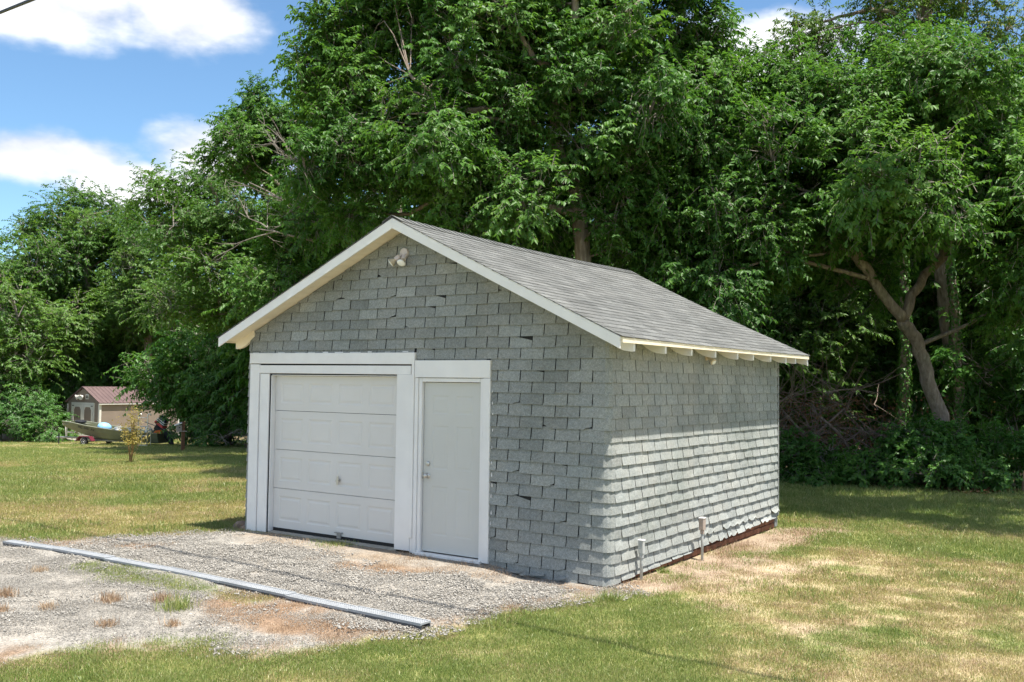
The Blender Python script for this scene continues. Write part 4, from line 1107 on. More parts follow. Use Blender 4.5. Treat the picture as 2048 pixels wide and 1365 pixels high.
# ================================================================== overhead service wire
m = MB()
path = []
for i in range(25):
    s = -45 + 70*i/24
    path.append((0.18+s, -2.09-0.05*s, 7.26-0.04*s + 0.0004*(s+10)**2 - 0.02))
m.tube(path, 0.026, 6)
tag(m.build('service_wire', M_BLACK), 'black overhead service wire crossing high above the drive', 'wire')
BARE = [([-13.75, 9.09, 6.44], [-0.62, -0.42, 0.55], 2.2), ([-13.49, 9.0, 6.94], [-0.5, -0.34, 0.8], 2.0), ([-12.74, 8.85, 5.66], [-0.83, -0.56, 0.12], 2.4), ([-12.8, 9.26, 6.25], [-0.74, -0.51, 0.3], 2.0)]
TREES = {'forked': {'trunk': [[[0.99, 14.76, -0.24, 0.2], [0.76, 14.52, 1.29, 0.17], [0.52, 14.18, 2.31, 0.155], [0.35, 13.91, 3.1, 0.145], [0.11, 13.59, 3.65, 0.14]], [[0.11, 13.59, 3.65, 0.125], [-0.39, 12.96, 4.52, 0.11], [-0.74, 12.43, 5.37, 0.14], [-0.76, 12.13, 6.21, 0.11], [-0.61, 12.05, 7.27, 0.08], [-0.77, 11.76, 8.54, 0.05]], [[0.11, 13.59, 3.65, 0.115], [0.25, 13.78, 4.17, 0.11], [0.52, 14.05, 4.71, 0.1], [0.88, 14.27, 5.26, 0.11], [1.04, 14.08, 6.36, 0.09], [1.22, 13.87, 7.88, 0.06]], [[-0.77, 12.41, 5.48, 0.07], [-1.22, 11.82, 6.2, 0.05], [-1.87, 11.12, 6.58, 0.03]], [[1.02, 14.08, 6.13, 0.06], [1.68, 13.77, 6.68, 0.04], [2.21, 13.39, 6.87, 0.02]]], 
  'lobes': [[-1.61, 13.17, 8.23, 2.21, 1.98, 1.75], [0.51, 14.12, 8.39, 2.29, 2.0, 1.72], [-2.09, 11.3, 6.2, 1.75, 1.59, 1.42], [-0.06, 11.79, 6.4, 1.8, 1.54, 1.27], [1.85, 12.55, 6.23, 1.55, 1.65, 1.76], [-3.28, 10.94, 4.91, 1.56, 1.38, 1.22], [2.31, 11.17, 3.82, 0.86, 0.96, 1.05], [-1.62, 13.2, 4.95, 1.51, 1.22, 0.92], [1.09, 13.07, 6.5, 1.29, 1.08, 0.86], [2.96, 13.11, 5.18, 1.23, 1.63, 2.05]]},
 'center': {'trunk': [[[-5.37, 9.37, 3.75, 0.22], [-5.56, 8.89, 5.81, 0.17], [-5.72, 8.61, 6.65, 0.14], [-5.86, 8.35, 7.44, 0.12], [-5.79, 8.24, 8.22, 0.1], [-5.65, 8.18, 8.94, 0.11], [-5.38, 8.2, 9.65, 0.09], [-5.27, 8.09, 10.89, 0.06]], [[-5.88, 8.34, 7.38, 0.08], [-6.27, 7.94, 7.78, 0.07], [-6.74, 7.48, 7.96, 0.06], [-7.3, 6.99, 7.9, 0.07], [-7.67, 6.6, 8.1, 0.05], [-8.19, 6.22, 8.62, 0.03]], [[-5.68, 8.16, 8.72, 0.08], [-6.08, 7.62, 9.18, 0.06], [-6.42, 7.35, 9.92, 0.04]], [[-5.57, 8.22, 9.15, 0.07], [-4.94, 8.38, 9.62, 0.05], [-4.32, 8.78, 10.05, 0.03]], [[-5.47, 8.97, 5.37, 0.09], [-4.92, 9.54, 6.18, 0.08], [-4.45, 10.05, 7.34, 0.06], [-4.15, 10.19, 8.46, 0.05]]], 
  'lobes': [[-9.37, 6.91, 8.56, 1.68, 1.58, 1.46], [-7.7, 8.03, 9.72, 2.03, 1.75, 1.46], [-7.13, 7.12, 7.39, 1.81, 1.49, 1.17], [-5.8, 9.71, 10.1, 2.06, 1.77, 1.49], [-5.11, 9.19, 7.47, 1.65, 1.48, 1.31], [-9.95, 6.28, 6.92, 1.22, 1.22, 1.22], [-4.06, 11.08, 8.09, 1.5, 1.5, 1.5], [-4.7, 11.62, 10.25, 1.56, 1.44, 1.31], [-8.25, 6.85, 6.17, 1.52, 1.14, 0.75], [-6.27, 7.79, 5.8, 1.6, 1.17, 0.75], [-4.65, 9.5, 5.71, 1.42, 1.15, 0.87], [-8.93, 8.44, 12.14, 2.73, 2.02, 1.31], [-6.06, 10.59, 12.63, 2.99, 2.16, 1.32], [-10.81, 6.91, 9.99, 0.71, 0.76, 0.82], [-6.2, 8.02, 8.45, 1.41, 1.19, 0.98], [-10.04, 7.6, 10.89, 1.18, 0.95, 0.71]]},
 'tall': {'trunk': [[[0.19, 20.88, -0.48, 0.3], [0.0, 20.56, 3.23, 0.27], [-0.35, 20.09, 7.51, 0.24], [-0.51, 19.79, 10.94, 0.21], [-0.5, 19.68, 13.23, 0.19], [-0.52, 19.55, 15.37, 0.15]], [[-0.51, 19.79, 11.08, 0.07], [0.65, 20.56, 11.53, 0.06], [1.95, 21.45, 11.26, 0.05]], [[-0.52, 19.72, 12.37, 0.08], [-1.48, 18.55, 12.76, 0.06], [-2.57, 17.47, 12.35, 0.04], [-3.46, 16.76, 12.15, 0.02]], [[-0.51, 19.69, 12.94, 0.08], [0.45, 20.3, 13.67, 0.06], [1.39, 20.98, 12.97, 0.04]]], 
  'lobes': [[-3.14, 17.09, 12.2, 1.05, 0.84, 0.63], [-1.82, 18.28, 11.31, 1.19, 0.98, 0.77], [0.16, 20.4, 12.74, 1.3, 1.08, 0.87], [1.25, 20.95, 11.68, 0.86, 1.0, 1.14], [0.81, 20.53, 13.96, 1.86, 1.29, 0.72], [-2.11, 17.83, 13.79, 1.82, 1.26, 0.7], [-1.13, 18.8, 12.63, 0.85, 0.78, 0.7]]},
 'shoulder': {'trunk': [[[-14.28, 10.93, 1.58, 0.22], [-14.36, 10.72, 4.44, 0.19], [-14.68, 10.39, 6.57, 0.15], [-15.13, 10.0, 8.0, 0.1], [-15.47, 9.69, 9.56, 0.05]], [[-14.57, 10.49, 6.15, 0.08], [-15.01, 9.54, 6.9, 0.06], [-15.54, 8.89, 7.83, 0.03]]], 
  'lobes': [[-16.41, 10.45, 10.26, 1.27, 1.16, 1.04], [-16.38, 9.71, 8.67, 1.38, 1.13, 0.88], [-14.73, 10.18, 8.71, 1.29, 1.29, 1.29], [-15.86, 9.58, 6.84, 1.29, 1.21, 1.14], [-13.32, 9.43, 6.18, 1.35, 1.28, 1.21], [-17.23, 9.93, 9.89, 0.6, 0.63, 0.67], [-15.14, 9.72, 4.95, 1.55, 1.34, 1.13]]},
 'slope': {'trunk': [[[-24.26, 16.31, 0.35, 0.22], [-24.05, 15.63, 4.43, 0.18], [-23.51, 14.03, 7.29, 0.12], [-23.27, 12.87, 9.29, 0.05]]], 
  'lobes': [[-24.21, 13.82, 9.39, 1.59, 1.31, 1.03], [-25.7, 13.63, 8.75, 1.43, 1.28, 1.14], [-23.67, 12.4, 6.73, 1.97, 1.7, 1.42], [-21.92, 13.17, 7.23, 1.42, 1.51, 1.59], [-20.85, 12.14, 4.97, 1.52, 1.43, 1.35], [-23.12, 12.26, 4.9, 1.58, 1.41, 1.23]]},
 'farA': {'trunk': [[[-47.76, 23.4, -0.98, 0.3], [-47.61, 23.15, 5.54, 0.24], [-47.45, 22.92, 11.76, 0.08]]], 
  'lobes': [[-49.94, 24.1, 12.18, 2.32, 1.86, 1.39], [-51.03, 22.7, 10.82, 2.15, 1.84, 1.53], [-46.96, 24.41, 11.35, 1.81, 1.66, 1.51], [-46.98, 22.58, 9.01, 2.93, 2.5, 2.05], [-49.53, 21.03, 8.1, 2.06, 1.92, 1.77], [-45.5, 21.47, 6.23, 2.83, 2.27, 1.7], [-47.46, 21.5, 3.98, 3.18, 2.39, 1.59]]},
 'farB': {'trunk': [[[-46.3, 18.19, -1.02, 0.25], [-46.44, 17.78, 4.9, 0.2], [-46.83, 17.3, 8.94, 0.06]]], 
  'lobes': [[-47.91, 18.73, 7.52, 1.95, 1.81, 1.67], [-47.92, 17.16, 5.71, 2.17, 2.31, 2.45], [-43.82, 17.46, 4.56, 2.08, 1.95, 1.82], [-42.93, 16.29, 2.46, 2.27, 1.83, 1.39]]},
 'farC': {'trunk': [[[-42.21, 23.92, -0.79, 0.24], [-42.23, 23.59, 5.13, 0.2], [-42.28, 23.29, 9.93, 0.06]]], 
  'lobes': [[-44.49, 24.78, 10.9, 1.92, 1.85, 1.77], [-40.92, 23.37, 7.61, 2.23, 2.16, 2.08], [-43.14, 22.73, 6.52, 2.26, 2.05, 1.84], [-40.82, 23.71, 5.39, 2.5, 1.96, 1.4], [-45.01, 23.37, 4.76, 2.32, 1.74, 1.15]]},
 'low': {'trunk': [[[-27.71, 17.64, -0.44, 0.16], [-27.88, 17.43, 1.25, 0.13], [-28.15, 17.14, 3.36, 0.06]]], 
  'lobes': [[-28.5, 16.78, 3.04, 1.27, 1.06, 0.85], [-27.26, 16.81, 3.76, 1.14, 1.04, 0.94], [-26.25, 16.48, 1.9, 0.92, 1.02, 1.12], [-28.11, 16.9, 1.66, 0.84, 0.71, 0.59], [-25.94, 16.76, 3.12, 0.82, 1.02, 1.22], [-25.97, 16.54, 0.58, 0.65, 0.72, 0.81], [-28.32, 17.24, 0.39, 0.74, 0.66, 0.6], [-29.94, 16.39, 1.9, 1.03, 0.77, 0.52], [-29.88, 17.26, 1.21, 0.76, 0.7, 0.65]]},
 'edge': {'trunk': [[[5.66, 12.94, 0.0, 0.32], [5.44, 12.55, 5.0, 0.27], [4.92, 11.36, 9.0, 0.2], [3.72, 9.57, 10.5, 0.1]]], 
  'lobes': [[2.94, 7.34, 11.4, 1.6, 1.4, 0.9], [4.93, 7.97, 11.2, 1.8, 1.4, 1.0], [6.24, 9.59, 11.0, 1.6, 1.4, 1.1], [6.15, 10.98, 9.5, 1.2, 1.2, 1.2], [3.04, 8.62, 12.2, 1.5, 1.0, 0.8]]},
 'back0': {'trunk': [[[-21.92, 16.77, -1.1, 0.26], [-21.7, 16.69, 3.29, 0.22], [-21.85, 16.27, 9.0, 0.14], [-21.79, 16.37, 8.05, 0.05]]], 
  'lobes': [[-22.83, 17.49, 8.2, 1.88, 1.46, 1.04], [-22.17, 17.03, 6.71, 1.85, 1.43, 1.02], [-22.26, 16.72, 5.32, 1.84, 1.43, 1.01], [-22.27, 16.8, 3.97, 1.83, 1.43, 1.01], [-20.43, 16.34, 2.61, 1.76, 1.37, 0.98], [-20.57, 16.1, 1.32, 1.76, 1.36, 0.96]]},
 'back1': {'trunk': [[[-17.09, 16.41, -0.79, 0.26], [-16.89, 16.33, 3.23, 0.22], [-17.03, 15.95, 8.47, 0.14], [-16.94, 15.95, 9.69, 0.05]]], 
  'lobes': [[-18.51, 17.48, 9.97, 2.05, 1.61, 1.17], [-18.29, 16.05, 8.16, 1.97, 1.54, 1.12], [-17.44, 15.58, 6.55, 1.92, 1.5, 1.09], [-17.4, 15.7, 5.09, 1.92, 1.5, 1.09], [-17.02, 15.89, 3.65, 1.91, 1.49, 1.09], [-16.85, 15.81, 2.21, 1.9, 1.49, 1.08]]},
 'back2': {'trunk': [[[-13.91, 17.36, -0.66, 0.26], [-13.71, 17.28, 3.24, 0.22], [-13.85, 16.92, 8.31, 0.14], [-13.75, 16.87, 10.35, 0.05]]], 
  'lobes': [[-14.4, 17.57, 10.31, 1.92, 1.56, 1.2], [-14.42, 18.02, 8.78, 1.94, 1.58, 1.21], [-14.21, 17.34, 7.05, 1.9, 1.54, 1.18], [-14.59, 17.21, 5.47, 1.9, 1.54, 1.18], [-13.73, 16.37, 3.83, 1.83, 1.48, 1.14], [-13.25, 16.75, 2.31, 1.82, 1.48, 1.14]]},
 'back3': {'trunk': [[[-11.01, 18.11, -0.54, 0.26], [-10.82, 18.04, 3.24, 0.22], [-10.96, 17.68, 8.16, 0.14], [-10.86, 17.65, 9.96, 0.05]]], 
  'lobes': [[-11.94, 19.67, 10.28, 1.94, 1.57, 1.19], [-11.89, 18.65, 8.5, 1.89, 1.52, 1.16], [-11.11, 19.59, 7.01, 1.9, 1.54, 1.17], [-11.32, 17.21, 5.25, 1.79, 1.44, 1.1], [-11.43, 17.15, 3.78, 1.79, 1.44, 1.09], [-11.22, 16.78, 2.31, 1.76, 1.41, 1.08]]},
 'back4': {'trunk': [[[-8.57, 19.77, -0.5, 0.26], [-8.38, 19.7, 3.27, 0.22], [-8.51, 19.34, 8.2, 0.14], [-8.4, 19.27, 10.99, 0.05]]], 
  'lobes': [[-8.6, 21.89, 11.31, 2.03, 1.68, 1.33], [-8.52, 21.75, 9.48, 2.02, 1.66, 1.31], [-8.32, 20.02, 7.45, 1.91, 1.58, 1.25], [-7.51, 19.47, 5.68, 1.86, 1.53, 1.21], [-8.76, 19.06, 4.07, 1.87, 1.54, 1.22], [-7.55, 18.72, 2.44, 1.81, 1.49, 1.18]]},
 'back5': {'trunk': [[[-5.9, 20.37, -0.38, 0.26], [-5.72, 20.3, 3.27, 0.22], [-5.85, 19.95, 8.03, 0.14], [-5.74, 19.86, 11.05, 0.05]]], 
  'lobes': [[-7.25, 22.44, 11.49, 2.01, 1.74, 1.46], [-7.11, 21.98, 9.41, 1.98, 1.7, 1.44], [-6.22, 21.15, 7.29, 1.9, 1.64, 1.38], [-5.54, 20.74, 5.36, 1.85, 1.6, 1.34], [-5.82, 19.09, 3.5, 1.77, 1.53, 1.29], [-6.32, 19.39, 1.77, 1.8, 1.56, 1.31]]},
 'back6': {'trunk': [[[-3.52, 20.81, -1.04, 0.26], [-3.34, 20.71, 3.27, 0.22], [-3.46, 20.38, 7.87, 0.14], [-3.38, 20.37, 8.94, 0.05]]], 
  'lobes': [[-3.17, 21.94, 8.93, 1.68, 1.42, 1.16], [-2.99, 20.8, 7.19, 1.61, 1.37, 1.12], [-4.15, 20.82, 5.77, 1.65, 1.39, 1.14], [-3.35, 20.39, 4.2, 1.6, 1.36, 1.11], [-3.59, 20.16, 2.72, 1.6, 1.35, 1.1], [-3.39, 20.0, 1.26, 1.58, 1.34, 1.09]]},
 'back7': {'trunk': [[[-1.83, 23.14, -0.32, 0.26], [-1.64, 23.07, 3.34, 0.22], [-1.77, 22.72, 8.1, 0.14], [-1.68, 22.69, 9.85, 0.05]]], 
  'lobes': [[-2.83, 24.79, 10.08, 1.8, 1.57, 1.34], [-2.16, 24.48, 8.17, 1.76, 1.53, 1.3], [-1.21, 24.06, 6.33, 1.71, 1.48, 1.27], [-1.58, 22.07, 4.51, 1.62, 1.41, 1.2], [-1.98, 22.22, 2.92, 1.64, 1.42, 1.21], [-1.44, 22.69, 1.31, 1.64, 1.43, 1.21]]},
 'back8': {'trunk': [[[0.29, 23.4, -0.98, 0.26], [0.48, 23.3, 3.32, 0.22], [0.35, 22.97, 7.93, 0.14], [0.44, 22.93, 9.77, 0.05]]], 
  'lobes': [[0.54, 26.36, 10.13, 1.69, 1.52, 1.35], [0.72, 24.75, 8.03, 1.6, 1.45, 1.28], [0.11, 22.45, 6.08, 1.52, 1.37, 1.22], [0.3, 22.94, 4.48, 1.53, 1.37, 1.22], [0.46, 22.63, 2.85, 1.5, 1.36, 1.21], [0.55, 22.23, 1.25, 1.48, 1.34, 1.18]]},
 'back9': {'trunk': [[[2.46, 21.23, -0.63, 0.26], [2.63, 21.14, 3.23, 0.22], [2.52, 20.84, 7.35, 0.14], [2.61, 20.77, 9.69, 0.05]]], 
  'lobes': [[1.85, 22.49, 9.82, 1.48, 1.37, 1.27], [2.54, 21.44, 7.84, 1.41, 1.31, 1.22], [2.14, 20.81, 6.17, 1.39, 1.29, 1.19], [2.48, 20.54, 4.53, 1.36, 1.27, 1.18], [2.11, 19.95, 2.96, 1.34, 1.25, 1.15], [2.13, 20.62, 1.4, 1.37, 1.27, 1.18]]},
 'back10': {'trunk': [[[-29.01, 21.68, -1.83, 0.26], [-28.74, 21.57, 3.53, 0.22], [-28.92, 21.07, 10.51, 0.14], [-28.89, 21.33, 6.09, 0.05]]], 
  'lobes': [[-27.93, 21.11, 6.14, 1.84, 1.35, 0.86], [-28.95, 21.75, 5.07, 1.88, 1.38, 0.88], [-28.06, 20.65, 3.83, 1.82, 1.33, 0.85], [-29.03, 20.83, 2.7, 1.85, 1.36, 0.86], [-27.77, 19.69, 1.57, 1.77, 1.3, 0.83], [-27.99, 21.12, 0.42, 1.82, 1.34, 0.85]]}}
IVY = {'a': [[0.32, 19.76, -0.39, 0.17], [0.3, 19.66, 1.13, 0.15], [0.29, 19.57, 2.64, 0.14], [0.21, 19.39, 5.12, 0.1], [0.18, 19.25, 7.32, 0.08]], 'b': [[-1.12, 19.39, -0.46, 0.14], [-1.06, 19.32, 1.51, 0.14], [-0.99, 19.25, 3.75, 0.13], [-1.02, 19.07, 6.7, 0.1]]}
SHRUBS = {'right': [[0.97, 13.24, 0.75, 1.02, 0.83, 0.65], [0.24, 12.15, 0.51, 0.84, 0.66, 0.47], [1.69, 12.66, 0.41, 0.57, 0.44, 0.31], [-0.85, 12.39, 0.37, 0.82, 0.6, 0.38], [-1.74, 12.26, 0.55, 0.56, 0.53, 0.5], [-1.13, 11.48, 0.15, 0.64, 0.4, 0.17], [2.3, 13.78, 0.84, 0.64, 0.64, 0.64]], 'left': [[-41.08, 16.36, 0.49, 1.73, 1.26, 0.79], [-41.1, 15.18, -0.21, 1.45, 1.02, 0.6], [-38.82, 16.12, -0.16, 0.83, 0.72, 0.6], [-43.38, 16.56, 1.44, 1.53, 1.14, 0.76], [-45.83, 22.09, 2.7, 2.0, 1.72, 1.43], [-44.6, 24.15, 2.6, 2.04, 1.75, 1.46], [-47.61, 20.91, 2.1, 1.72, 1.5, 1.29]]}
# ================================================================== TREES AND SHRUBS
def leaf_mat(name, stops, transl=0.45, gloss=0.014, rough=0.42):
    t = NT(name)
    oi = t.n.new('ShaderNodeObjectInfo')
    big = t.noise(0.45, 3, 0.5)
    f = t.math('ADD', t.math('MULTIPLY', t.attr('tint'), 0.62), t.math('MULTIPLY', oi.outputs['Random'], 0.34))
    f = t.math('ADD', f, t.math('MULTIPLY', t.math('SUBTRACT', big, 0.45), 0.8))
    c = t.ramp(f, stops)
    ct = t.mix(c, (1.15, 1.15, 0.6), 1.0, 'MULTIPLY')
    d = t.n.new('ShaderNodeBsdfDiffuse'); tr = t.n.new('ShaderNodeBsdfTranslucent'); gl = t.n.new('ShaderNodeBsdfGlossy')
    gl.inputs['Roughness'].default_value = rough; gl.inputs['Color'].default_value = (0.9, 0.95, 0.9, 1)
    t.l.new(c, d.inputs[0]); t.l.new(ct, tr.inputs[0])
    m1 = t.n.new('ShaderNodeMixShader'); m1.inputs[0].default_value = transl; t.l.new(d.outputs[0], m1.inputs[1]); t.l.new(tr.outputs[0], m1.inputs[2])
    m2 = t.n.new('ShaderNodeMixShader'); m2.inputs[0].default_value = gloss; t.l.new(m1.outputs[0], m2.inputs[1]); t.l.new(gl.outputs[0], m2.inputs[2])
    t.l.new(m2.outputs[0], t.out.inputs['Surface'])
    return t.m
GREENS = [(0.05, (0.036, 0.102, 0.020)), (0.4, (0.068, 0.168, 0.030)), (0.75, (0.115, 0.238, 0.044)), (1.0, (0.185, 0.30, 0.068))]
L_DROOP = leaf_mat('drooping_leaf', GREENS)
L_BROAD = leaf_mat('broad_leaf', [(0.05, (0.038, 0.112, 0.022)), (0.5, (0.070, 0.180, 0.034)), (0.85, (0.110, 0.240, 0.046)), (1.0, (0.17, 0.29, 0.06))], 0.42, 0.02)
L_SMALL = leaf_mat('small_leaf', [(0.05, (0.042, 0.105, 0.020)), (0.45, (0.078, 0.172, 0.030)), (0.8, (0.130, 0.240, 0.046)), (1.0, (0.20, 0.30, 0.065))])
L_YEL = leaf_mat('yellowing_leaf', [(0.05, (0.044, 0.105, 0.018)), (0.5, (0.085, 0.17, 0.028)), (0.86, (0.16, 0.22, 0.04)), (0.93, (0.50, 0.33, 0.03)), (1.0, (0.58, 0.36, 0.04))])
L_GOLD = leaf_mat('gold_leaf', [(0.0, (0.16, 0.13, 0.03)), (0.4, (0.32, 0.25, 0.06)), (0.7, (0.42, 0.36, 0.13)), (1.0, (0.55, 0.52, 0.25))], 0.3)
def bark_mat(name, a, b, c):
    t = NT(name)
    v = t.stretch((1, 1, 0.25))
    n = t.noise(14, 6, 0.65, v); n2 = t.noise(2.0, 3)
    col = t.mix(t.ramp(n, [(0.25, a), (0.55, b), (0.8, c)]), (0.16, 0.19, 0.11), t.rng(n2, 0.55, 0.75, 0, 0.35))
    t.bsdf(col, 0.95, 0.1, t.bump(n, 0.8, 0.03)); return t.m
BARK = bark_mat('grey_brown_bark', (0.09, 0.07, 0.055), (0.23, 0.19, 0.155), (0.40, 0.36, 0.31))
TWIG = bark_mat('pale_twig', (0.14, 0.12, 0.10), (0.24, 0.215, 0.19), (0.36, 0.33, 0.30))
DEAD = bark_mat('dead_stick', (0.10, 0.075, 0.06), (0.20, 0.155, 0.125), (0.36, 0.31, 0.27))

def leaves(P, D, N, L, Wd, r):
    """folded kite leaves: base P, direction D, approximate normal N -> V, F"""
    n = len(P)
    D = D/np.linalg.norm(D, axis=1)[:, None]
    S = np.cross(D, N); S /= np.linalg.norm(S, axis=1)[:, None]+1e-9
    N = np.cross(S, D)
    fold = r.uniform(0.10, 0.45, n)[:, None]*Wd[:, None]*0.5
    bend = r.uniform(0.0, 0.22, n)[:, None]*L[:, None]
    m0 = P + D*(L*0.38)[:, None] + N*bend*0.25
    tip = P + D*L[:, None] - N*bend
    lft = m0 + S*(Wd*0.5)[:, None] + N*fold; rgt_ = m0 - S*(Wd*0.5)[:, None] + N*fold
    V = np.stack([P, lft, tip, rgt_], 1).reshape(-1, 3)
    i = np.arange(n)[:, None]*4
    F = np.stack([i+np.array([[0, 2, 1]]), i+np.array([[0, 3, 2]])], 1).reshape(-1, 3)
    return V, F
def bough(name, seed, mat, ntw, nlf, L0, W0, droop, rad=1.0, flat=0.75, twl=0.5, bark=True):
    """a leafy bough about a metre in radius: forking twigs that carry leaves"""
    r = np.random.RandomState(seed)
    # sub clusters make the foliage clump
    k = 9
    cc_ = r.normal(0, 1, (k, 3)); cc_ /= np.linalg.norm(cc_, axis=1)[:, None]; cc_ *= (r.uniform(0.35, 0.85, k)*rad)[:, None]; cc_[:, 2] *= flat
    own = r.randint(0, k, ntw)
    st = cc_[own] + r.normal(0, 0.20*rad, (ntw, 3))*np.array([1, 1, flat])
    out = st + r.normal(0, 0.35, (ntw, 3)); out[:, 2] = out[:, 2]*0.5 + r.normal(0.05, 0.3, ntw)
    out /= np.linalg.norm(out, axis=1)[:, None]
    tl = twl*r.uniform(0.6, 1.3, ntw)
    P, D, N = [], [], []
    tv, tf = [], []
    for i in range(ntw):
        s = np.linspace(0.12, 1.0, nlf) + r.uniform(-0.03, 0.03, nlf)
        sag = np.array([0, 0, -1.0])*tl[i]*0.35*droop
        pts = st[i] + out[i]*tl[i]*s[:, None] + sag*(s**2)[:, None]
        tang = out[i]*tl[i] + 2*sag*s[:, None]
        side = np.cross(tang, [0, 0, 1.0]); side /= np.linalg.norm(side, axis=1)[:, None]+1e-6
        sg = np.where(np.arange(nlf) % 2 == 0, 1, -1)[:, None]
        dd = tang/np.linalg.norm(tang, axis=1)[:, None]*0.55 + side*sg*0.75 + r.normal(0, 0.25, (nlf, 3))
        dd[:, 2] -= droop*r.uniform(0.5, 1.5, nlf)
        nn = np.tile([0, 0, 1.0], (nlf, 1)) + r.normal(0, 0.45, (nlf, 3)) + out[i]*0.5
        P.append(pts); D.append(dd); N.append(nn)
        if bark:
            a = st[i] - out[i]*tl[i]*0.25 + r.normal(0, 0.02, 3)
            q = [a, st[i]+out[i]*tl[i]*0.45+sag*0.2, st[i]+out[i]*tl[i]+sag]
            b = len(tv)
            for w, pt in zip((0.008, 0.0055, 0.002), q):
                for tth in range(3): tv.append(pt + w*np.array([math.cos(tth*2.094), math.sin(tth*2.094), 0.3*math.sin(tth*2.094+1)]))
            for u in range(2):
                for c_ in range(3): tf.append((b+u*3+c_, b+u*3+(c_+1) % 3, b+u*3+3+(c_+1) % 3)); tf.append((b+u*3+c_, b+u*3+3+(c_+1) % 3, b+u*3+3+c_))
    if bark:
        for c0 in cc_:      # boughlets from the middle to each cluster
            b = len(tv); q = [np.array([0, 0, -0.25*rad]), c0*0.5+np.array([0, 0, -0.08]), c0]
            for w, pt in zip((0.026, 0.018, 0.008), q):
                for tth in range(3): tv.append(pt + w*np.array([math.cos(tth*2.094), math.sin(tth*2.094), 0]))
            for u in range(2):
                for c_ in range(3): tf.append((b+u*3+c_, b+u*3+(c_+1) % 3, b+u*3+3+(c_+1) % 3)); tf.append((b+u*3+c_, b+u*3+3+(c_+1) % 3, b+u*3+3+c_))
    P, D, N = np.concatenate(P), np.concatenate(D), np.concatenate(N)
    n = len(P)
    V, F = leaves(P, D, N, L0*r.uniform(0.65, 1.25, n), W0*r.uniform(0.7, 1.25, n), r)
    tn = np.repeat(np.clip(r.normal(0.45, 0.2, n), 0, 1), 2)
    mi = np.zeros(len(F), np.int32)
    if tv:
        F = np.concatenate([F, np.array(tf)+len(V)]); V = np.concatenate([V, np.array(tv)])
        tn = np.concatenate([tn, np.full(len(tf), 0.5)]); mi = np.concatenate([mi, np.ones(len(tf), np.int32)])
    me = bpy.data.meshes.new(name); np_mesh(me, V, F, 3)
    a = me.attributes.new('tint', 'FLOAT', 'FACE'); a.data.foreach_set('value', tn.astype(np.float32))
    me.polygons.foreach_set('material_index', mi)
    me.materials.append(mat); me.materials.append(TWIG)
    return me
BOUGH = {
 'droop': [bough('leafy_bough', 10+i, L_DROOP, 230, 12, 0.118, 0.060, 0.50, 1.0, 0.8, 0.38) for i in range(6)],
 'broad': [bough('leafy_bough', 30+i, L_BROAD, 120, 11, 0.135, 0.070, 0.55) for i in range(5)],
 'small': [bough('leafy_bough', 50+i, L_SMALL, 220, 12, 0.10, 0.054, 0.42, 1.0, 0.8, 0.38) for i in range(5)],
 'yellow': [bough('leafy_bough', 70+i, L_YEL, 100, 13, 0.115, 0.048, 0.7) for i in range(4)],
}
def fill_lobes(lobes, dens, r, size):
    """bough centres spread through the lobes of a crown, more of them near the skin"""
    pts = []
    for cx, cy, cz, rx, ry, rz in lobes:
        n = max(3, int(dens*rx*ry*rz*4.19/(size**3*2.2)) + 1)
        got = 0; tries = 0
        while got < n and tries < n*30:
            tries += 1
            v = r.normal(0, 1, 3); v /= np.linalg.norm(v); v *= r.uniform(0.25, 1.0)**0.5
            p = np.array([cx + v[0]*rx, cy + v[1]*ry, cz + v[2]*rz])
            if pts and min(np.linalg.norm(p-q[:3]) for q in pts) < size*0.62: continue
            pts.append(np.array([*p, *(v*0.8)])); got += 1
    return pts
def smooth_path(P, sub=4, jit=0.0):
    P = [np.array(p, float) for p in P]
    if len(P) < 3: return [tuple(p) for p in P]
    out = []
    for i in range(len(P)-1):
        p0, p1, p2, p3 = P[max(i-1, 0)], P[i], P[i+1], P[min(i+2, len(P)-1)]
        for s in range(sub):
            t = s/sub
            q = 0.5*((2*p1)+(-p0+p2)*t+(2*p0-5*p1+4*p2-p3)*t*t+(-p0+3*p1-3*p2+p3)*t**3)
            if jit and (i or s): q[:3] += np.random.RandomState(int(abs(q[0]*1000)) % 9999).normal(0, jit, 3)
            out.append(q)
    out.append(P[-1]); return out
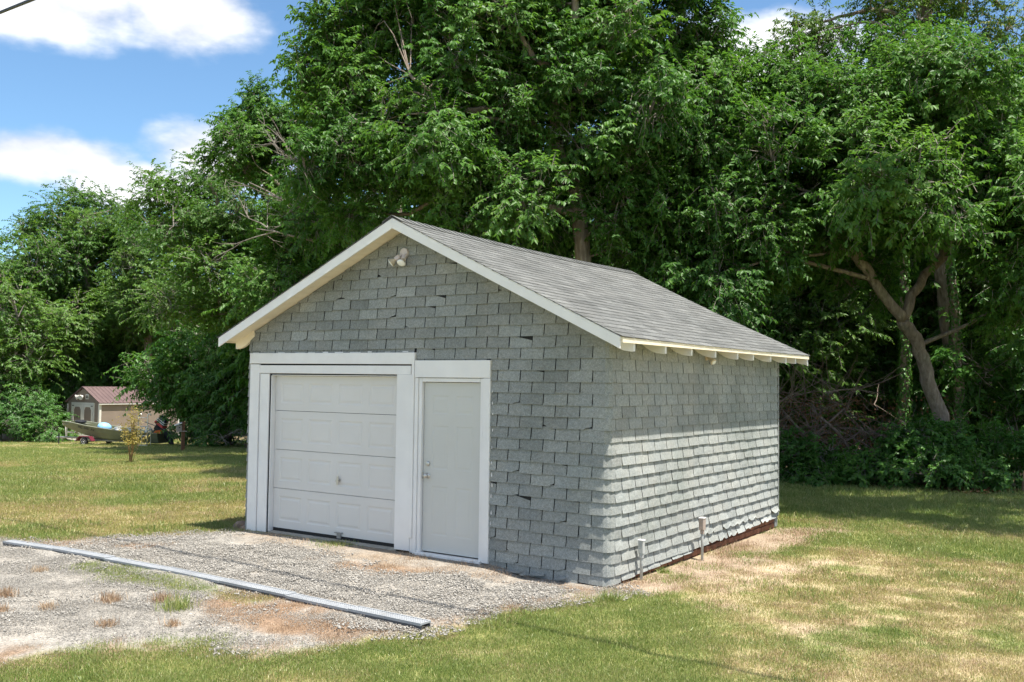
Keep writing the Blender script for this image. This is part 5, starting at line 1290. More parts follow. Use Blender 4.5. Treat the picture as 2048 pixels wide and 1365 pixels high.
def tree(name, label, cat, data, kind_, size, dens, seed, group, limb_share=0.35, ground=True, base=None, opening=None):
    r = np.random.RandomState(seed)
    trunk = [[list(p) for p in path] for path in data['trunk']]
    if trunk:
        b0 = trunk[0][0]; b0[2] = gz(b0[0], b0[1])-0.15
        loc = (b0[0], b0[1], b0[2])
    else:
        loc = base or (data['lobes'][0][0], data['lobes'][0][1], gz(*data['lobes'][0][:2]))
    T = thing(name, label, cat, loc, group)
    pts = fill_lobes(data['lobes'], dens, r, size)
    if opening:       # boughs cleared on the camera side so the trunk shows
        fw2, rt2 = fwd/np.linalg.norm(fwd), rgt/np.linalg.norm(rgt)
        keep_ = []
        wood = [np.array(p) for path in trunk[:3] for p in smooth_path(path, 4) if opening[0] < p[2] < opening[1]]
        for q in pts:
            bad = any(abs((q[:2]-n[:2]) @ rt2) < opening[2]*size and abs(q[2]-n[2]) < opening[2]*size and -4.0 < (q[:2]-n[:2]) @ fw2 < 0.1 for n in wood)
            if not bad: keep_.append(q)
        pts = keep_
    m = MB()
    nodes = []
    for k, path in enumerate(trunk):
        sp = smooth_path(path, 5, 0.02)
        rad = [p[3] for p in sp]
        if k == 0: rad[0] *= 1.5; rad[1] *= 1.2
        m.tube([p[:3] for p in sp], rad, 12 if rad[0] > 0.12 else 8, bump=0.05)
        nodes += [np.array(p) for p in sp[3:]]
    if trunk:
        for q in pts:
            if r.rand() > limb_share: continue
            # limb from the nearest lower point of the wood
            cand = [n for n in nodes if n[2] < q[2]+0.3] or nodes
            n0 = min(cand, key=lambda n: np.linalg.norm(n[:3]-q[:3]))
            dist = np.linalg.norm(n0[:3]-q[:3])
            if dist < 0.4: continue
            mid = (n0[:3]+q[:3])/2 + r.normal(0, 0.10*dist, 3) + np.array([0, 0, 0.10*dist]); mid2 = n0[:3]*0.25+q[:3]*0.75 + r.normal(0, 0.06*dist, 3) + np.array([0, 0, 0.08*dist])
            r0 = min(n0[3]*0.55, 0.02+0.014*dist)
            sp = smooth_path([[*n0[:3], r0], [*mid, r0*0.7], [*mid2, r0*0.5], [*q[:3], 0.010]], 3)
            m.tube([p[:3] for p in sp], [max(p[3], 0.006) for p in sp], 6, caps=False)
        m.build('trunk', BARK, T, True)
    for q in pts:
        me = BOUGH[kind_][r.randint(len(BOUGH[kind_]))]
        o = bpy.data.objects.new('leafy_bough', me); COL.objects.link(o); o.parent = T
        s = size*r.uniform(0.85, 1.2)
        tilt = Vector((q[3], q[4], 0))*0.5
        M = Matrix.Translation(Vector(q[:3])-Vector(loc)) @ Euler((-tilt.y, tilt.x, 0)).to_matrix().to_4x4() @ Matrix.Rotation(r.uniform(0, 6.283), 4, 'Z') @ Matrix.Scale(s, 4)
        o.matrix_basis = M
    return T
SPEC = {
 'forked': ('forked_tree', 'large leaning tree with forked grey trunk right of the garage', 'droop', 1.0, 1.2),
 'center': ('shade_tree', 'tallest broad tree rising behind the garage roof with crooked trunk', 'droop', 1.0, 1.4),
 'tall': ('tall_tree', 'tall thin-crowned tree with straight pale trunk and yellowing leaves', 'yellow', 0.95, 0.75),
 'shoulder': ('shade_tree', 'tree with bare grey boughs just left above the garage roof', 'droop', 1.05, 0.9),
 'slope': ('shade_tree', 'middle tree of the sloping left treeline, between the shed and roof', 'small', 1.25, 0.95),
 'farA': ('shade_tree', 'round dense tree towering behind the small shed', 'small', 1.7, 1.0),
 'farB': ('shade_tree', 'leftmost tree of the treeline, left of the shed', 'small', 1.7, 1.0),
 'farC': ('shade_tree', 'tree right above the shed roof in the far treeline', 'small', 1.5, 1.0),
 'edge': ('shade_tree', 'tree at the right edge whose crown shades the lawn', 'droop', 1.0, 0.8),
 'low': ('low_tree', 'low leafy tree spreading over the right end of the shed', 'broad', 1.25, 1.1),
}
for i, (k, (nm, lb, kd, sz, dn)) in enumerate(SPEC.items()):
    tree(nm, lb, 'tree', TREES[k], kd, sz, dn, 900+i, 'trees round the lot', opening={'forked': (0.5, 5.0, 0.5), 'center': (6.2, 8.4, 0.30)}.get(k))
BACKL = ['dark tree behind the left eave of the garage', 'background tree left of the garage ridge', 'background tree right behind the garage ridge', 'background tree above the middle of the right roof slope', 'background tree above the rear of the right roof slope', 'background tree above the rear eave corner', 'background tree behind the brush heap right of the garage', 'background tree behind the fork of the leaning tree', 'background tree behind the foot of the leaning tree', 'background tree at the far right edge of the woods', 'dark background tree between the shed and the garage']
for i in range(11):
    tree('woodland_tree', BACKL[i], 'tree', TREES['back%d' % i], ['small', 'broad'][i % 2], 1.3, 0.95, 950+i, 'trees in the wood behind', 0.15)

# the wood beyond: one far mass of foliage closing the view under the crowns
r = np.random.RandomState(77)
pw, sw = [], []
for i in range(900):
    a = r.uniform(-0.62, 0.62)
    d = (34 if a > -0.25 else 57) + r.uniform(0, 6)
    p = cam2 + d*fwd + a*d*rgt
    hgt = r.uniform(0, 1)**0.8*(7.5 if a > -0.25 else 9.0)
    pw.append((p[0], p[1], gz(p[0], p[1])+0.4+hgt)); sw.append(r.uniform(1.5, 2.1))
pw = np.array(pw); n = len(pw)
WP = []
for me in BOUGH['small'][:3]+BOUGH['broad'][:2]: WP.append(bpy.data.objects.new('far_bough', me))
scatter('distant_woods', pw, np.stack([r.uniform(-0.3, 0.3, n), r.uniform(-0.3, 0.3, n), r.uniform(0, 6.28, n)], 1), np.array(sw), r.randint(0, 5, n), WP)

# ivy clad trunks
for k, lb in (('a', 'ivy-covered trunk just right of the leaning forked trunk'), ('b', 'dark ivy-covered trunk left of the leaning forked trunk')):
    r = np.random.RandomState(ord(k))
    path = IVY[k]; p0 = path[0]
    T = thing('ivy_trunk', lb, 'tree trunk', (p0[0], p0[1], gz(p0[0], p0[1])), 'ivy-covered trunks')
    sp = smooth_path([[*p0[:2], gz(*p0[:2])-0.1, p0[3]]] + path[1:], 5, 0.02)
    m = MB(); m.tube([p[:3] for p in sp], [p[3] for p in sp], 12, bump=0.06); m.build('trunk', BARK, T, True)
    n = 2600
    ti = r.uniform(0, len(sp)-1.01, n); i0 = ti.astype(int); A = np.array([p[:4] for p in sp]); q = A[i0]*(1-(ti-i0))[:, None]+A[i0+1]*(ti-i0)[:, None]
    a = r.uniform(0, 6.283, n); nr = np.stack([np.cos(a), np.sin(a), r.uniform(-0.2, 0.4, n)], 1)
    P = q[:, :3] + nr*(q[:, 3]*r.uniform(1.0, 1.35, n))[:, None]
    D_ = np.stack([r.normal(0, 0.5, n), r.normal(0, 0.5, n), -np.ones(n)], 1) + nr*0.4
    V, F = leaves(P, D_, nr, r.uniform(0.06, 0.11, n), r.uniform(0.05, 0.09, n), r)
    me = bpy.data.meshes.new('ivy'); np_mesh(me, V, F, 3); at_ = me.attributes.new('tint', 'FLOAT', 'FACE'); at_.data.foreach_set('value', np.repeat(r.rand(n), 2).astype(np.float32))
    add_obj('ivy', me, T, [L_BROAD])

# shrubs
BOUGH['shrub'] = [bough('leafy_bough', 90+i, L_BROAD, 130, 9, 0.15, 0.095, 0.35, 0.8, 0.7, 0.42) for i in range(5)]
SL = ['largest broad-leaved shrub around the foot of the leaning tree', 'leafy shrub left of the leaning tree foot', 'low shrub right of the leaning tree foot beside the dead leaves', 'dark shrub midway between the garage and the leaning tree', 'tall shrub next to the rear garage corner', 'lowest sprawl of leaves at the lawn edge by the garage corner', 'shrub at the right edge behind the litter']
for i, l in enumerate(SHRUBS['right']):
    tree('shrub', SL[i], 'shrub', dict(trunk=[], lobes=[l]), 'shrub', 0.62, 1.5, 970+i, 'shrubs along the right wood edge', base=(l[0], l[1], gz(l[0], l[1])))
SLL = ['largest bright shrub left of the shed', 'shrub low at the left edge of the lawn', 'smaller shrub touching the shed front wall', 'shrub behind the others left of the shed', 'dark leafy thicket directly behind the shed roof', 'thicket behind the right end of the shed roof', 'thicket behind the left corner of the shed']
for i, l in enumerate(SHRUBS['left']):
    tree('shrub', SLL[i], 'shrub', dict(trunk=[], lobes=[l]), 'broad', 0.95, 1.5, 980+i, 'shrubs left of the shed', base=(l[0], l[1], gz(l[0], l[1])))
# ================================================================== THE FAR END OF THE LAWN
FW = Vector((fwd[0], fwd[1], 0)).normalized(); RT = Vector((rgt[0], rgt[1], 0)).normalized()
M_SHEDW = worn('taupe_siding', (0.25, 0.20, 0.16), 0.85, 0.2, 0.08, 2, 0.2, 30)
M_SHEDT = worn('shed_trim', (0.66, 0.64, 0.58), 0.6, 0.3, 0.06, 4)
M_SHEDR = worn('maroon_roof', (0.125, 0.085, 0.083), 0.5, 0.4, 0.12, 3)
sx, sy = -38.97, 18.75
sz = gz(sx-1.4, sy)-0.02
shed = thing('shed', 'small taupe garden shed with maroon metal roof and white double doors', 'shed', (sx-1.4, sy+2.3, sz))
WS, LS, HE, HR = 2.85, 4.7, 1.98, 2.72
z0 = sz+0.14
m = MB(); m.prism([(sx-WS, z0), (sx, z0), (sx, sz+HE), (sx-WS/2, sz+HR-0.05), (sx-WS, sz+HE)], lambda x, z: (x, sy, z), lambda x, z: (x, sy+LS, z)); m.build('wall', M_SHEDW, shed)
for k in range(3):
    m = MB(); m.box(sx-WS+0.3+k*1.05, sx-WS+0.42+k*1.05, sy+0.01, sy+LS-0.01, sz-0.35, z0-0.002); m.build('skid', M_WOODRAW, shed)
def slope_roof(side):
    xo = sx+0.10 if side > 0 else sx-WS-0.10
    xr = sx-WS/2; zo = sz+HE-0.02-0.04; zr = sz+HR
    m = MB()
    def q(u, v, h): return (xr+(xo-xr)*u, sy-0.10+(LS+0.2)*v, zr+(zo-zr)*u+h)
    vs = [q(0, 0, 0), q(1, 0, 0), q(1, 1, 0), q(0, 1, 0), q(0, 0, 0.03), q(1, 0, 0.03), q(1, 1, 0.03), q(0, 1, 0.03)]
    f6 = [(0, 3, 2, 1), (4, 5, 6, 7), (0, 1, 5, 4), (1, 2, 6, 5), (2, 3, 7, 6), (3, 0, 4, 7)]
    if side < 0: f6 = [tuple(reversed(f)) for f in f6]
    m.add(vs, f6); o = m.build('roof', M_SHEDR, shed)
    n = 21
    for i in range(n+1):
        m = MB(); v0, v1 = (i/n)*0.985, (i/n)*0.985+0.008
        m.add([q(0.005, v0, 0.031), q(0.995, v0, 0.031), q(0.995, v1, 0.031), q(0.005, v1, 0.031), q(0.005, v0, 0.05), q(0.995, v0, 0.05), q(0.995, v1, 0.05), q(0.005, v1, 0.05)], f6); m.build('roof_rib', M_SHEDR, o)
slope_roof(1); slope_roof(-1)
m = MB(); m.box(sx+0.015, sx+0.10, sy-0.09, sy+LS+0.09, sz+HE-0.12, sz+HE-0.075); m.build('eave_trim', M_SHEDT, shed)
for x0, x1, y0, y1 in ((sx-0.09, sx+0.022, sy-0.022, sy-0.002), (sx+0.002, sx+0.022, sy-0.001, sy+0.09), (sx-WS-0.022, sx-WS+0.09, sy-0.022, sy-0.002), (sx+0.002, sx+0.022, sy+LS-0.09, sy+LS+0.02)):
    m = MB(); m.box(x0, x1, y0, y1, z0, sz+HE-0.13); m.build('corner_trim', M_SHEDT, shed)
dx0, dx1, dz0, dz1 = sx-2.36, sx-0.52, z0+0.03, sz+1.84
m = MB(); m.box(dx0-0.10, dx1+0.10, sy-0.03, sy-0.002, dz1+0.005, dz1+0.10); m.build('door_trim', M_SHEDT, shed)
for xa, xb in ((dx0-0.10, dx0-0.012), (dx1+0.012, dx1+0.10)):
    m = MB(); m.box(xa, xb, sy-0.028, sy-0.002, dz0, dz1+0.003); m.build('door_trim', M_SHEDT, shed)
for k in range(2):
    a = dx0+(dx1-dx0)*k/2+0.008; b = dx0+(dx1-dx0)*(k+1)/2-0.008
    m = MB(); m.box(a, b, sy-0.02, sy-0.001, dz0, dz1); d = m.build('door', M_SHEDW, shed)
    fw_ = 0.13; yf, yb = sy-0.045, sy-0.021
    mid = dz0+0.62
    for nm, pl in (('stile', [(a, dz0), (a+fw_, dz0), (a+fw_, dz1), (a, dz1)]), ('stile', [(b-fw_, dz0), (b, dz0), (b, dz1), (b-fw_, dz1)]),
                   ('rail', [(a+fw_+0.002, dz1-fw_), (a+fw_+0.11, dz1-fw_), (a+fw_+0.002, dz1-fw_-0.16)]), ('rail', [(b-fw_-0.002, dz1-fw_-0.16), (b-fw_-0.11, dz1-fw_), (b-fw_-0.002, dz1-fw_)]),
                   ('rail', [(a+fw_+0.002, dz1-fw_+0.002), (b-fw_-0.002, dz1-fw_+0.002), (b-fw_-0.002, dz1), (a+fw_+0.002, dz1)]),
                   ('rail', [(a+fw_+0.002, mid), (b-fw_-0.002, mid), (b-fw_-0.002, mid+fw_), (a+fw_+0.002, mid+fw_)]), ('rail', [(a+fw_+0.002, dz0), (b-fw_-0.002, dz0), (b-fw_-0.002, dz0+fw_), (a+fw_+0.002, dz0+fw_)])):
        m = MB(); m.prism(pl, lambda x, z: (x, yf, z), lambda x, z: (x, yb, z)); m.build(nm, M_SHEDT, d)
    xl, xr_, zl, zh = a+fw_, b-fw_, dz0+fw_, mid
    for q, (p0, p1) in enumerate((((xl, zl), (xr_, zh)), ((xl, zh), (xr_, zl)))):
        dd = (Vector(p1)-Vector(p0)).normalized(); nn = Vector((-dd.y, dd.x))*0.05
        pl = [(p0[0]-nn.x, p0[1]-nn.y), (p1[0]-nn.x, p1[1]-nn.y), (p1[0]+nn.x, p1[1]+nn.y), (p0[0]+nn.x, p0[1]+nn.y)]
        m = MB(); m.prism(pl, lambda x, z: (x, yf+0.004+0.006*q, z), lambda x, z: (x, yf+0.009+0.006*q, z)); m.build('brace', M_SHEDT, d)
    for zz_ in (dz1-0.07,):
        m = MB(); hx = a if k == 0 else b-0.16
        m.box(hx, hx+0.16, yf-0.012, yf-0.001, zz_-0.02, zz_+0.02); m.build('hinge', M_BLACK, d)
m = MB(); m.box(sx-WS/2+0.22, sx-WS/2+0.46, sy-0.03, sy-0.002, sz+HE+0.13, sz+HE+0.38); v = m.build('vent', M_SHEDT, shed)
m = MB(); m.box(sx-WS/2+0.27, sx-WS/2+0.41, sy-0.034, sy-0.0305, sz+HE+0.18, sz+HE+0.33); m.build('vent_opening', M_BLACK, v)
lampb = thing('security_light', 'twin-headed white security lamp on the shed gable above the doors', 'lamp', (sx-WS/2, sy-0.1, sz+HE+0.3))
m = MB(); m.lathe([(0.07, 0), (0.07, 0.05), (0.04, 0.06)], frame_to((sx-WS/2-0.1, sy-0.002, sz+HE+0.20), (0, -1, 0)), 12); m.build('junction_box', M_SHEDT, lampb)
for q in (-1, 1):
    m = MB(); m.lathe([(0.05, 0), (0.07, 0.05), (0.13, 0.16), (0.13, 0.20)], frame_to((sx-WS/2-0.1+q*0.14, sy-0.08, sz+HE+0.28), (q*0.35, -0.9, -0.35)), 12); m.build('lamp_head', M_SHEDT, lampb)
M_PLANK = worn('grey_plank', (0.34, 0.31, 0.28), 0.9, 0.15, 0.2, 5, 0.4, 40)
ramp = thing('wooden_ramp', 'low weathered grey plank ramp in front of the shed doors', 'ramp', (sx-1.4, sy-0.9, sz))
for k in range(9):
    m = MB(); x0 = dx0-0.35+k*0.27
    ya, yb_ = sy-2.1, sy-0.06
    m.add([(x0, ya, gz(x0, ya)+0.05), (x0+0.255, ya, gz(x0, ya)+0.05), (x0+0.255, yb_, z0), (x0, yb_, z0), (x0, ya, gz(x0, ya)+0.005), (x0+0.255, ya, gz(x0, ya)+0.005), (x0+0.255, yb_, z0-0.05), (x0, yb_, z0-0.05)], [(0, 1, 2, 3), (7, 6, 5, 4), (0, 4, 5, 1), (1, 5, 6, 2), (2, 6, 7, 3), (3, 7, 4, 0)])
    m.build('plank', M_PLANK, ramp)

# ------------------------------------------------------------------ jon boat on its trailer
M_OLIVE = worn('olive_boat_paint', (0.115, 0.125, 0.075), 0.5, 0.4, 0.12, 2.5, 0.08, 60)
M_HULLIN = worn('boat_inside', (0.20, 0.21, 0.16), 0.6, 0.3, 0.1, 3)
M_MAROON = worn('maroon_paint', (0.12, 0.02, 0.035), 0.4, 0.4, 0.1, 6)
M_ALU = worn('aluminium_tube', (0.62, 0.63, 0.64), 0.32, 0.5, 0.08, 8, 0.05, 90, metal=0.75)
BOW, STERN = Vector((-35.95, 15.92, 0)), Vector((-30.95, 17.15, 0))
def cam_place(dx, d): 
    p = cam2 + d*fwd + dx*d*rgt; return Vector((p[0], p[1], 0))
BOW, STERN = cam_place((143-1024)/1886.7, 42.3), cam_place((338-1024)/1886.7, 41.0)
AX = (STERN-BOW); BL = AX.length; AX.normalize(); NB = Vector((-AX.y, AX.x, 0))
if NB.dot(FW) > 0: NB = -NB                 # towards the drive
def interp(t, tab):
    for (a, x), (b, y) in zip(tab, tab[1:]):
        if t <= b: return x+(y-x)*(t-a)/(b-a)
    return tab[-1][1]
GUN = [(0, 0.17), (0.12, 0.13), (0.3, 0.0), (0.6, -0.16), (1, -0.24)]
BOT = [(0, -0.05), (0.06, -0.14), (0.15, -0.27), (0.3, -0.45), (0.5, -0.58), (1, -0.66)]
HB = [(0, 0.40), (0.15, 0.56), (0.4, 0.66), (1, 0.66)]
def hull_sec(t, inset=0.0):
    c = BOW+AX*BL*t; g, b, h = interp(t, GUN), interp(t, BOT), interp(t, HB)
    b += inset*1.2; h -= inset
    prof = [(h*0.72, b), (h*0.80, b+0.05), (h*0.90, b+(g-b)*0.5), (h*0.92, b+(g-b)*0.53), (h, g)]
    L_ = [c+NB*w+Vector((0, 0, z)) for w, z in prof]; R_ = [c-NB*w+Vector((0, 0, z)) for w, z in prof]
    return R_[::-1]+L_
boat = thing('jon_boat', 'olive green flat-bottomed jon boat with raised bow beside the shed', 'boat', ((BOW+STERN)/2+Vector((0, 0, -0.66))))
m = MB(); nt = 18
secs = [hull_sec(i/nt) for i in range(nt+1)]; ins = [hull_sec(0.012+0.976*i/nt, 0.018) for i in range(nt+1)]
n = len(secs[0]); vs = [p for s in secs for p in s]+[p for s in ins for p in s]; B = n*(nt+1); fs = []
for i in range(nt):
    for j in range(n-1):
        fs.append((i*n+j, i*n+j+1, (i+1)*n+j+1, (i+1)*n+j)); fs.append((B+i*n+j, B+(i+1)*n+j, B+(i+1)*n+j+1, B+i*n+j+1))
    for j in (0, n-1): fs.append((i*n+j, (i+1)*n+j, B+(i+1)*n+j, B+i*n+j))
fs.append(tuple(range(n))); fs.append(tuple(nt*n+j for j in range(n-1, -1, -1)))
fs.append(tuple(B+j for j in range(n-1, -1, -1))); fs.append(tuple(B+nt*n+j for j in range(n)))
fs.append((0, n-1, B+n-1, B)); fs.append((nt*n, nt*n+n-1, B+nt*n+n-1, B+nt*n))
m.add(vs, fs); m.build('hull', M_OLIVE, boat)
for sgn in (1, -1):
    m = MB(); m.tube([BOW+AX*BL*(i/nt)+NB*sgn*(interp(i/nt, HB)+0.01)+Vector((0, 0, interp(i/nt, GUN)+0.005)) for i in range(nt+1)], 0.022, 6); m.build('gunwale', M_HULLIN, boat)
for t in (0.10, 0.42, 0.72):
    m = MB(); c = BOW+AX*BL*t; h = interp(t, HB)-0.05; zt = interp(t, GUN)-0.07
    w2 = 0.35 if t < 0.2 else 0.14
    vs = [c+AX*a*w2+NB*b*h+Vector((0, 0, zt-e)) for e in (0, 0.03) for a, b in ((-1, -1), (1, -1), (1, 1), (-1, 1))]
    m.add(vs, [(0, 1, 2, 3), (7, 6, 5, 4), (0, 4, 5, 1), (1, 5, 6, 2), (2, 6, 7, 3), (3, 7, 4, 0)]); m.build('bench', M_HULLIN, boat)
tc = bpy.data.curves.new('registration', 'FONT'); tc.body = 'NC 4481 AV'; tc.size = 0.17; tc.extrude = 0.002; tc.align_x = 'CENTER'
to = bpy.data.objects.new('registration', tc); COL.objects.link(to); bpy.context.view_layer.update()
tm = bpy.data.meshes.new_from_object(to.evaluated_get(bpy.context.evaluated_depsgraph_get())); bpy.data.objects.remove(to)
t0, t1 = 0.20, 0.36
def side_pt(t, fz):
    g, b, h = interp(t, GUN), interp(t, BOT), interp(t, HB); zz_ = b+(g-b)*fz
    w = h*(0.92+0.08*(fz-0.53)/0.47); return BOW+AX*BL*t+NB*(w+0.012)+Vector((0, 0, zz_))
c0 = side_pt(0.28, 0.60); ex = (side_pt(t1, 0.60)-side_pt(t0, 0.60)).normalized(); ez0 = (side_pt(0.28, 0.95)-c0).normalized(); ny = ex.cross(ez0).normalized(); ez = ny.cross(ex)
Mt = Matrix(((ex.x, ez.x, ny.x, c0.x), (ex.y, ez.y, ny.y, c0.y), (ex.z, ez.z, ny.z, c0.z), (0, 0, 0, 1)))
if ny.dot(NB) < 0: Mt = Mt @ Matrix.Rotation(math.pi, 4, 'Y')
tm.transform(Mt); add_obj('registration_lettering', tm, boat, [M_BLACK])

def world_of(t, off, z): return BOW+AX*BL*t+NB*off+Vector((0, 0, z))
# things lying in the boat
m = MB(); p = world_of(0.14, 0.1, 0.10)
m.lathe([(0.20, 0), (0.24, 0.03), (0.24, 0.09), (0.18, 0.12)], frame_to(p, (0.1, 0, 1)), 14); tag(m.build('foot_pedal', M_BLACK), 'black rounded motor pedal lying on the boat bow', 'boat gear')
M_BLUE = worn('pale_blue_plastic', (0.25, 0.50, 0.80), 0.4, 0.4, 0.05, 5)
m = MB(); p = world_of(0.40, 0.2, -0.16); m.lathe([(0.26, 0), (0.30, 0.12), (0.26, 0.22), (0.15, 0.29), (0.03, 0.31)], frame_to(p, (0.25, 0.1, 1)), 16); tag(m.build('plastic_tub', M_BLUE, None, True), 'pale blue upturned plastic tub in the boat', 'tub')
M_PALEP = worn('white_plastic', (0.74, 0.74, 0.72), 0.45, 0.4, 0.05, 5)
WB = ['white bucket in the boat behind the golden sapling', 'white bucket in the boat next to the ladder', 'white bucket in the boat near the outboard motor']
for k, t_ in enumerate((0.53, 0.66, 0.83)):
    bk = thing('bucket', WB[k], 'bucket', world_of(t_, 0.1, -0.2), 'white buckets in the boat')
    m = MB(); p = world_of(t_, 0.1, -0.32); m.lathe([(0.13, 0), (0.15, 0.25), (0.162, 0.25), (0.162, 0.28), (0.13, 0.275)], frame_to(p, (0.12*(k-1), 0.1, 1)), 14); m.build('body', M_PALEP, bk)
    m = MB(); m.tube([p+Vector((0.15*math.cos(a), 0.15*math.sin(a)*0.3, 0.27+0.12*math.sin(a))) for a in [0.2+2.7*i/7 for i in range(8)]], 0.008, 5); m.build('handle', M_STEELD, bk)
M_ORANGE = worn('orange_vest', (0.62, 0.14, 0.03), 0.7, 0.2, 0.1, 8)
m = MB(); p = world_of(0.945, 0.15, -0.36); ax_, nb_ = AX*0.22, NB*0.16
m.add([p-ax_-nb_, p+ax_-nb_, p+ax_+nb_, p-ax_+nb_, p-ax_*0.7-nb_*0.8+Vector((0, 0, 0.24)), p+ax_*0.8-nb_*0.7+Vector((0, 0, 0.29)), p+ax_*0.8+nb_*0.7+Vector((0, 0, 0.27)), p-ax_*0.7+nb_*0.8+Vector((0, 0, 0.20))], [(0, 3, 2, 1), (4, 5, 6, 7), (0, 1, 5, 4), (1, 2, 6, 5), (2, 3, 7, 6), (3, 0, 4, 7)])
tag(m.build('life_vest', M_ORANGE, None, False, 0.04), 'orange life vest at the stern beside the outboard motor', 'life vest')
# outboard, tilted up on the transom
ob = thing('outboard_motor', 'dark outboard motor with red and white stripes tilted up on the stern', 'outboard motor', world_of(0.99, 0, -0.24))
M_COWL = worn('navy_cowl', (0.018, 0.024, 0.045), 0.25, 0.5, 0.1, 5)
M_RED = worn('red_decal', (0.50, 0.02, 0.03), 0.35, 0.4, 0.05, 5)
tl = Vector((AX.x*0.55, AX.y*0.55, 0.84)).normalized()        # cowl axis leaning back over the transom
cr_ = tl.cross(NB).normalized()
base = world_of(0.93, 0.0, 0.02)
def om(a, b, c): return base + tl*a + cr_*b + NB*c
def oblock(nm, a0, a1, prof0, prof1, mat, bev=0.03, par=None):
    m = MB(); vs = [om(a0, b, c) for b, c in prof0]+[om(a1, b, c) for b, c in prof1]
    nn = len(prof0); m.add(vs, [tuple(range(nn-1, -1, -1)), tuple(range(nn, 2*nn))]+[(i, (i+1) % nn, nn+(i+1) % nn, nn+i) for i in range(nn)])
    return m.build(nm, mat, par or ob, False, bev)
rect = lambda x, y, sx_=0.0: [(-x+sx_, -y), (x+sx_, -y), (x+sx_, y), (-x+sx_, y)]
cw = oblock('cowl', 0.05, 0.50, rect(0.24, 0.16), rect(0.19, 0.13, 0.0), M_COWL, 0.05)
oblock('stripe', 0.30, 0.335, rect(0.223, 0.152), rect(0.219, 0.149), M_PALEP, 0.0, cw); oblock('stripe', 0.22, 0.245, rect(0.231, 0.156), rect(0.228, 0.154), M_PALEP, 0.0, cw)
oblock('red_panel', 0.08, 0.18, rect(0.245, 0.165), rect(0.238, 0.161), M_RED, 0.0, cw)
oblock('mid_section', -0.42, 0.049, rect(0.11, 0.06, 0.04), rect(0.17, 0.10), M_BLACK, 0.02)
leg0, leg1 = om(-0.05, -0.10, 0), world_of(1.07, 0.0, -0.80)
m = MB(); m.tube([leg0, world_of(1.01, 0, -0.35), world_of(1.045, 0, -0.6), leg1], [0.20, 0.17, 0.12, 0.07], 8); m.build('drive_leg', M_BLACK, ob)
m = MB(); m.tube([om(0.05, 0.16, 0.05), om(0.10, 0.35, 0.1), world_of(0.80, 0.1, 0.22)], [0.02, 0.018, 0.022], 6); m.build('tiller', M_STEELD, ob)

# trailer under the boat
tr = thing('boat_trailer', 'low trailer with maroon fenders and white-hubbed wheels under the jon boat', 'trailer', world_of(0.4, 0, -0.85))
gt = lambda t_: gz(*world_of(t_, 0, 0)[:2])
for sgn in (1, -1):
    m = MB(); m.tube([world_of(0.14, 0.12*sgn, gt(0.14)+0.30), world_of(0.35, 0.42*sgn, gt(0.35)+0.22), world_of(0.98, 0.45*sgn, gt(0.98)+0.14)], 0.035, 6); m.build('frame_rail', M_STEELD, tr)
    m = MB(); c = world_of(0.30, 0.80*sgn, gt(0.30)+0.17); M_ = frame_to(c-NB*sgn*0.06, NB*sgn)
    m.lathe([(0.09, 0.0), (0.165, 0.01), (0.17, 0.06), (0.165, 0.11), (0.095, 0.12)], M_, 18); w_ = m.build('wheel', M_RUBBER, tr)
    m = MB(); m.lathe([(0.094, 0.102), (0.09, 0.121), (0.03, 0.115), (0.012, 0.128)], M_, 14); m.build('rim', M_PALEP, w_)
    c = world_of(0.30, 0.74*sgn, gt(0.30)+0.20); pts = [(-0.42, 0.02), (-0.26, 0.21), (0.26, 0.21), (0.42, 0.02), (0.38, 0.0), (0.24, 0.18), (-0.24, 0.18), (-0.38, 0.0)]
    m = MB(); m.prism(pts, lambda a, b: c+AX*a-NB*0.12+Vector((0, 0, b)), lambda a, b: c+AX*a+NB*0.12+Vector((0, 0, b))); m.build('fender', M_MAROON, tr)
m = MB(); m.tube([world_of(0.30, -0.85, gt(0.3)+0.17), world_of(0.30, 0.85, gt(0.3)+0.17)], 0.025, 6); m.build('axle', M_STEELD, tr)
m = MB(); m.tube([world_of(0.16, 0, gt(0.14)+0.30), world_of(-0.12, 0.0, gt(0)+0.30)], 0.045, 6); m.build('tongue', M_STEELD, tr)
m = MB(); m.tube([world_of(-0.09, 0.05, gt(-0.09)), world_of(-0.09, 0.05, gt(-0.09)+0.50)], 0.03, 6); m.build('tongue_jack', M_BLACK, tr)
m = MB(); m.tube([world_of(-0.02, 0, gt(0)+0.34), world_of(-0.03, 0, gt(0)+0.95)], 0.045, 6); m.tube([world_of(-0.03, 0, gt(0)+0.55), world_of(0.05, 0, gt(0)+0.55)], 0.03, 6); m.build('winch_post', M_SHEDT, tr)
m = MB(); m.tube([world_of(-0.055, 0, gt(0)+0.90), world_of(0.02, 0, gt(0)+0.96)], 0.06, 8); m.build('bow_stop', M_SHEDT, tr)

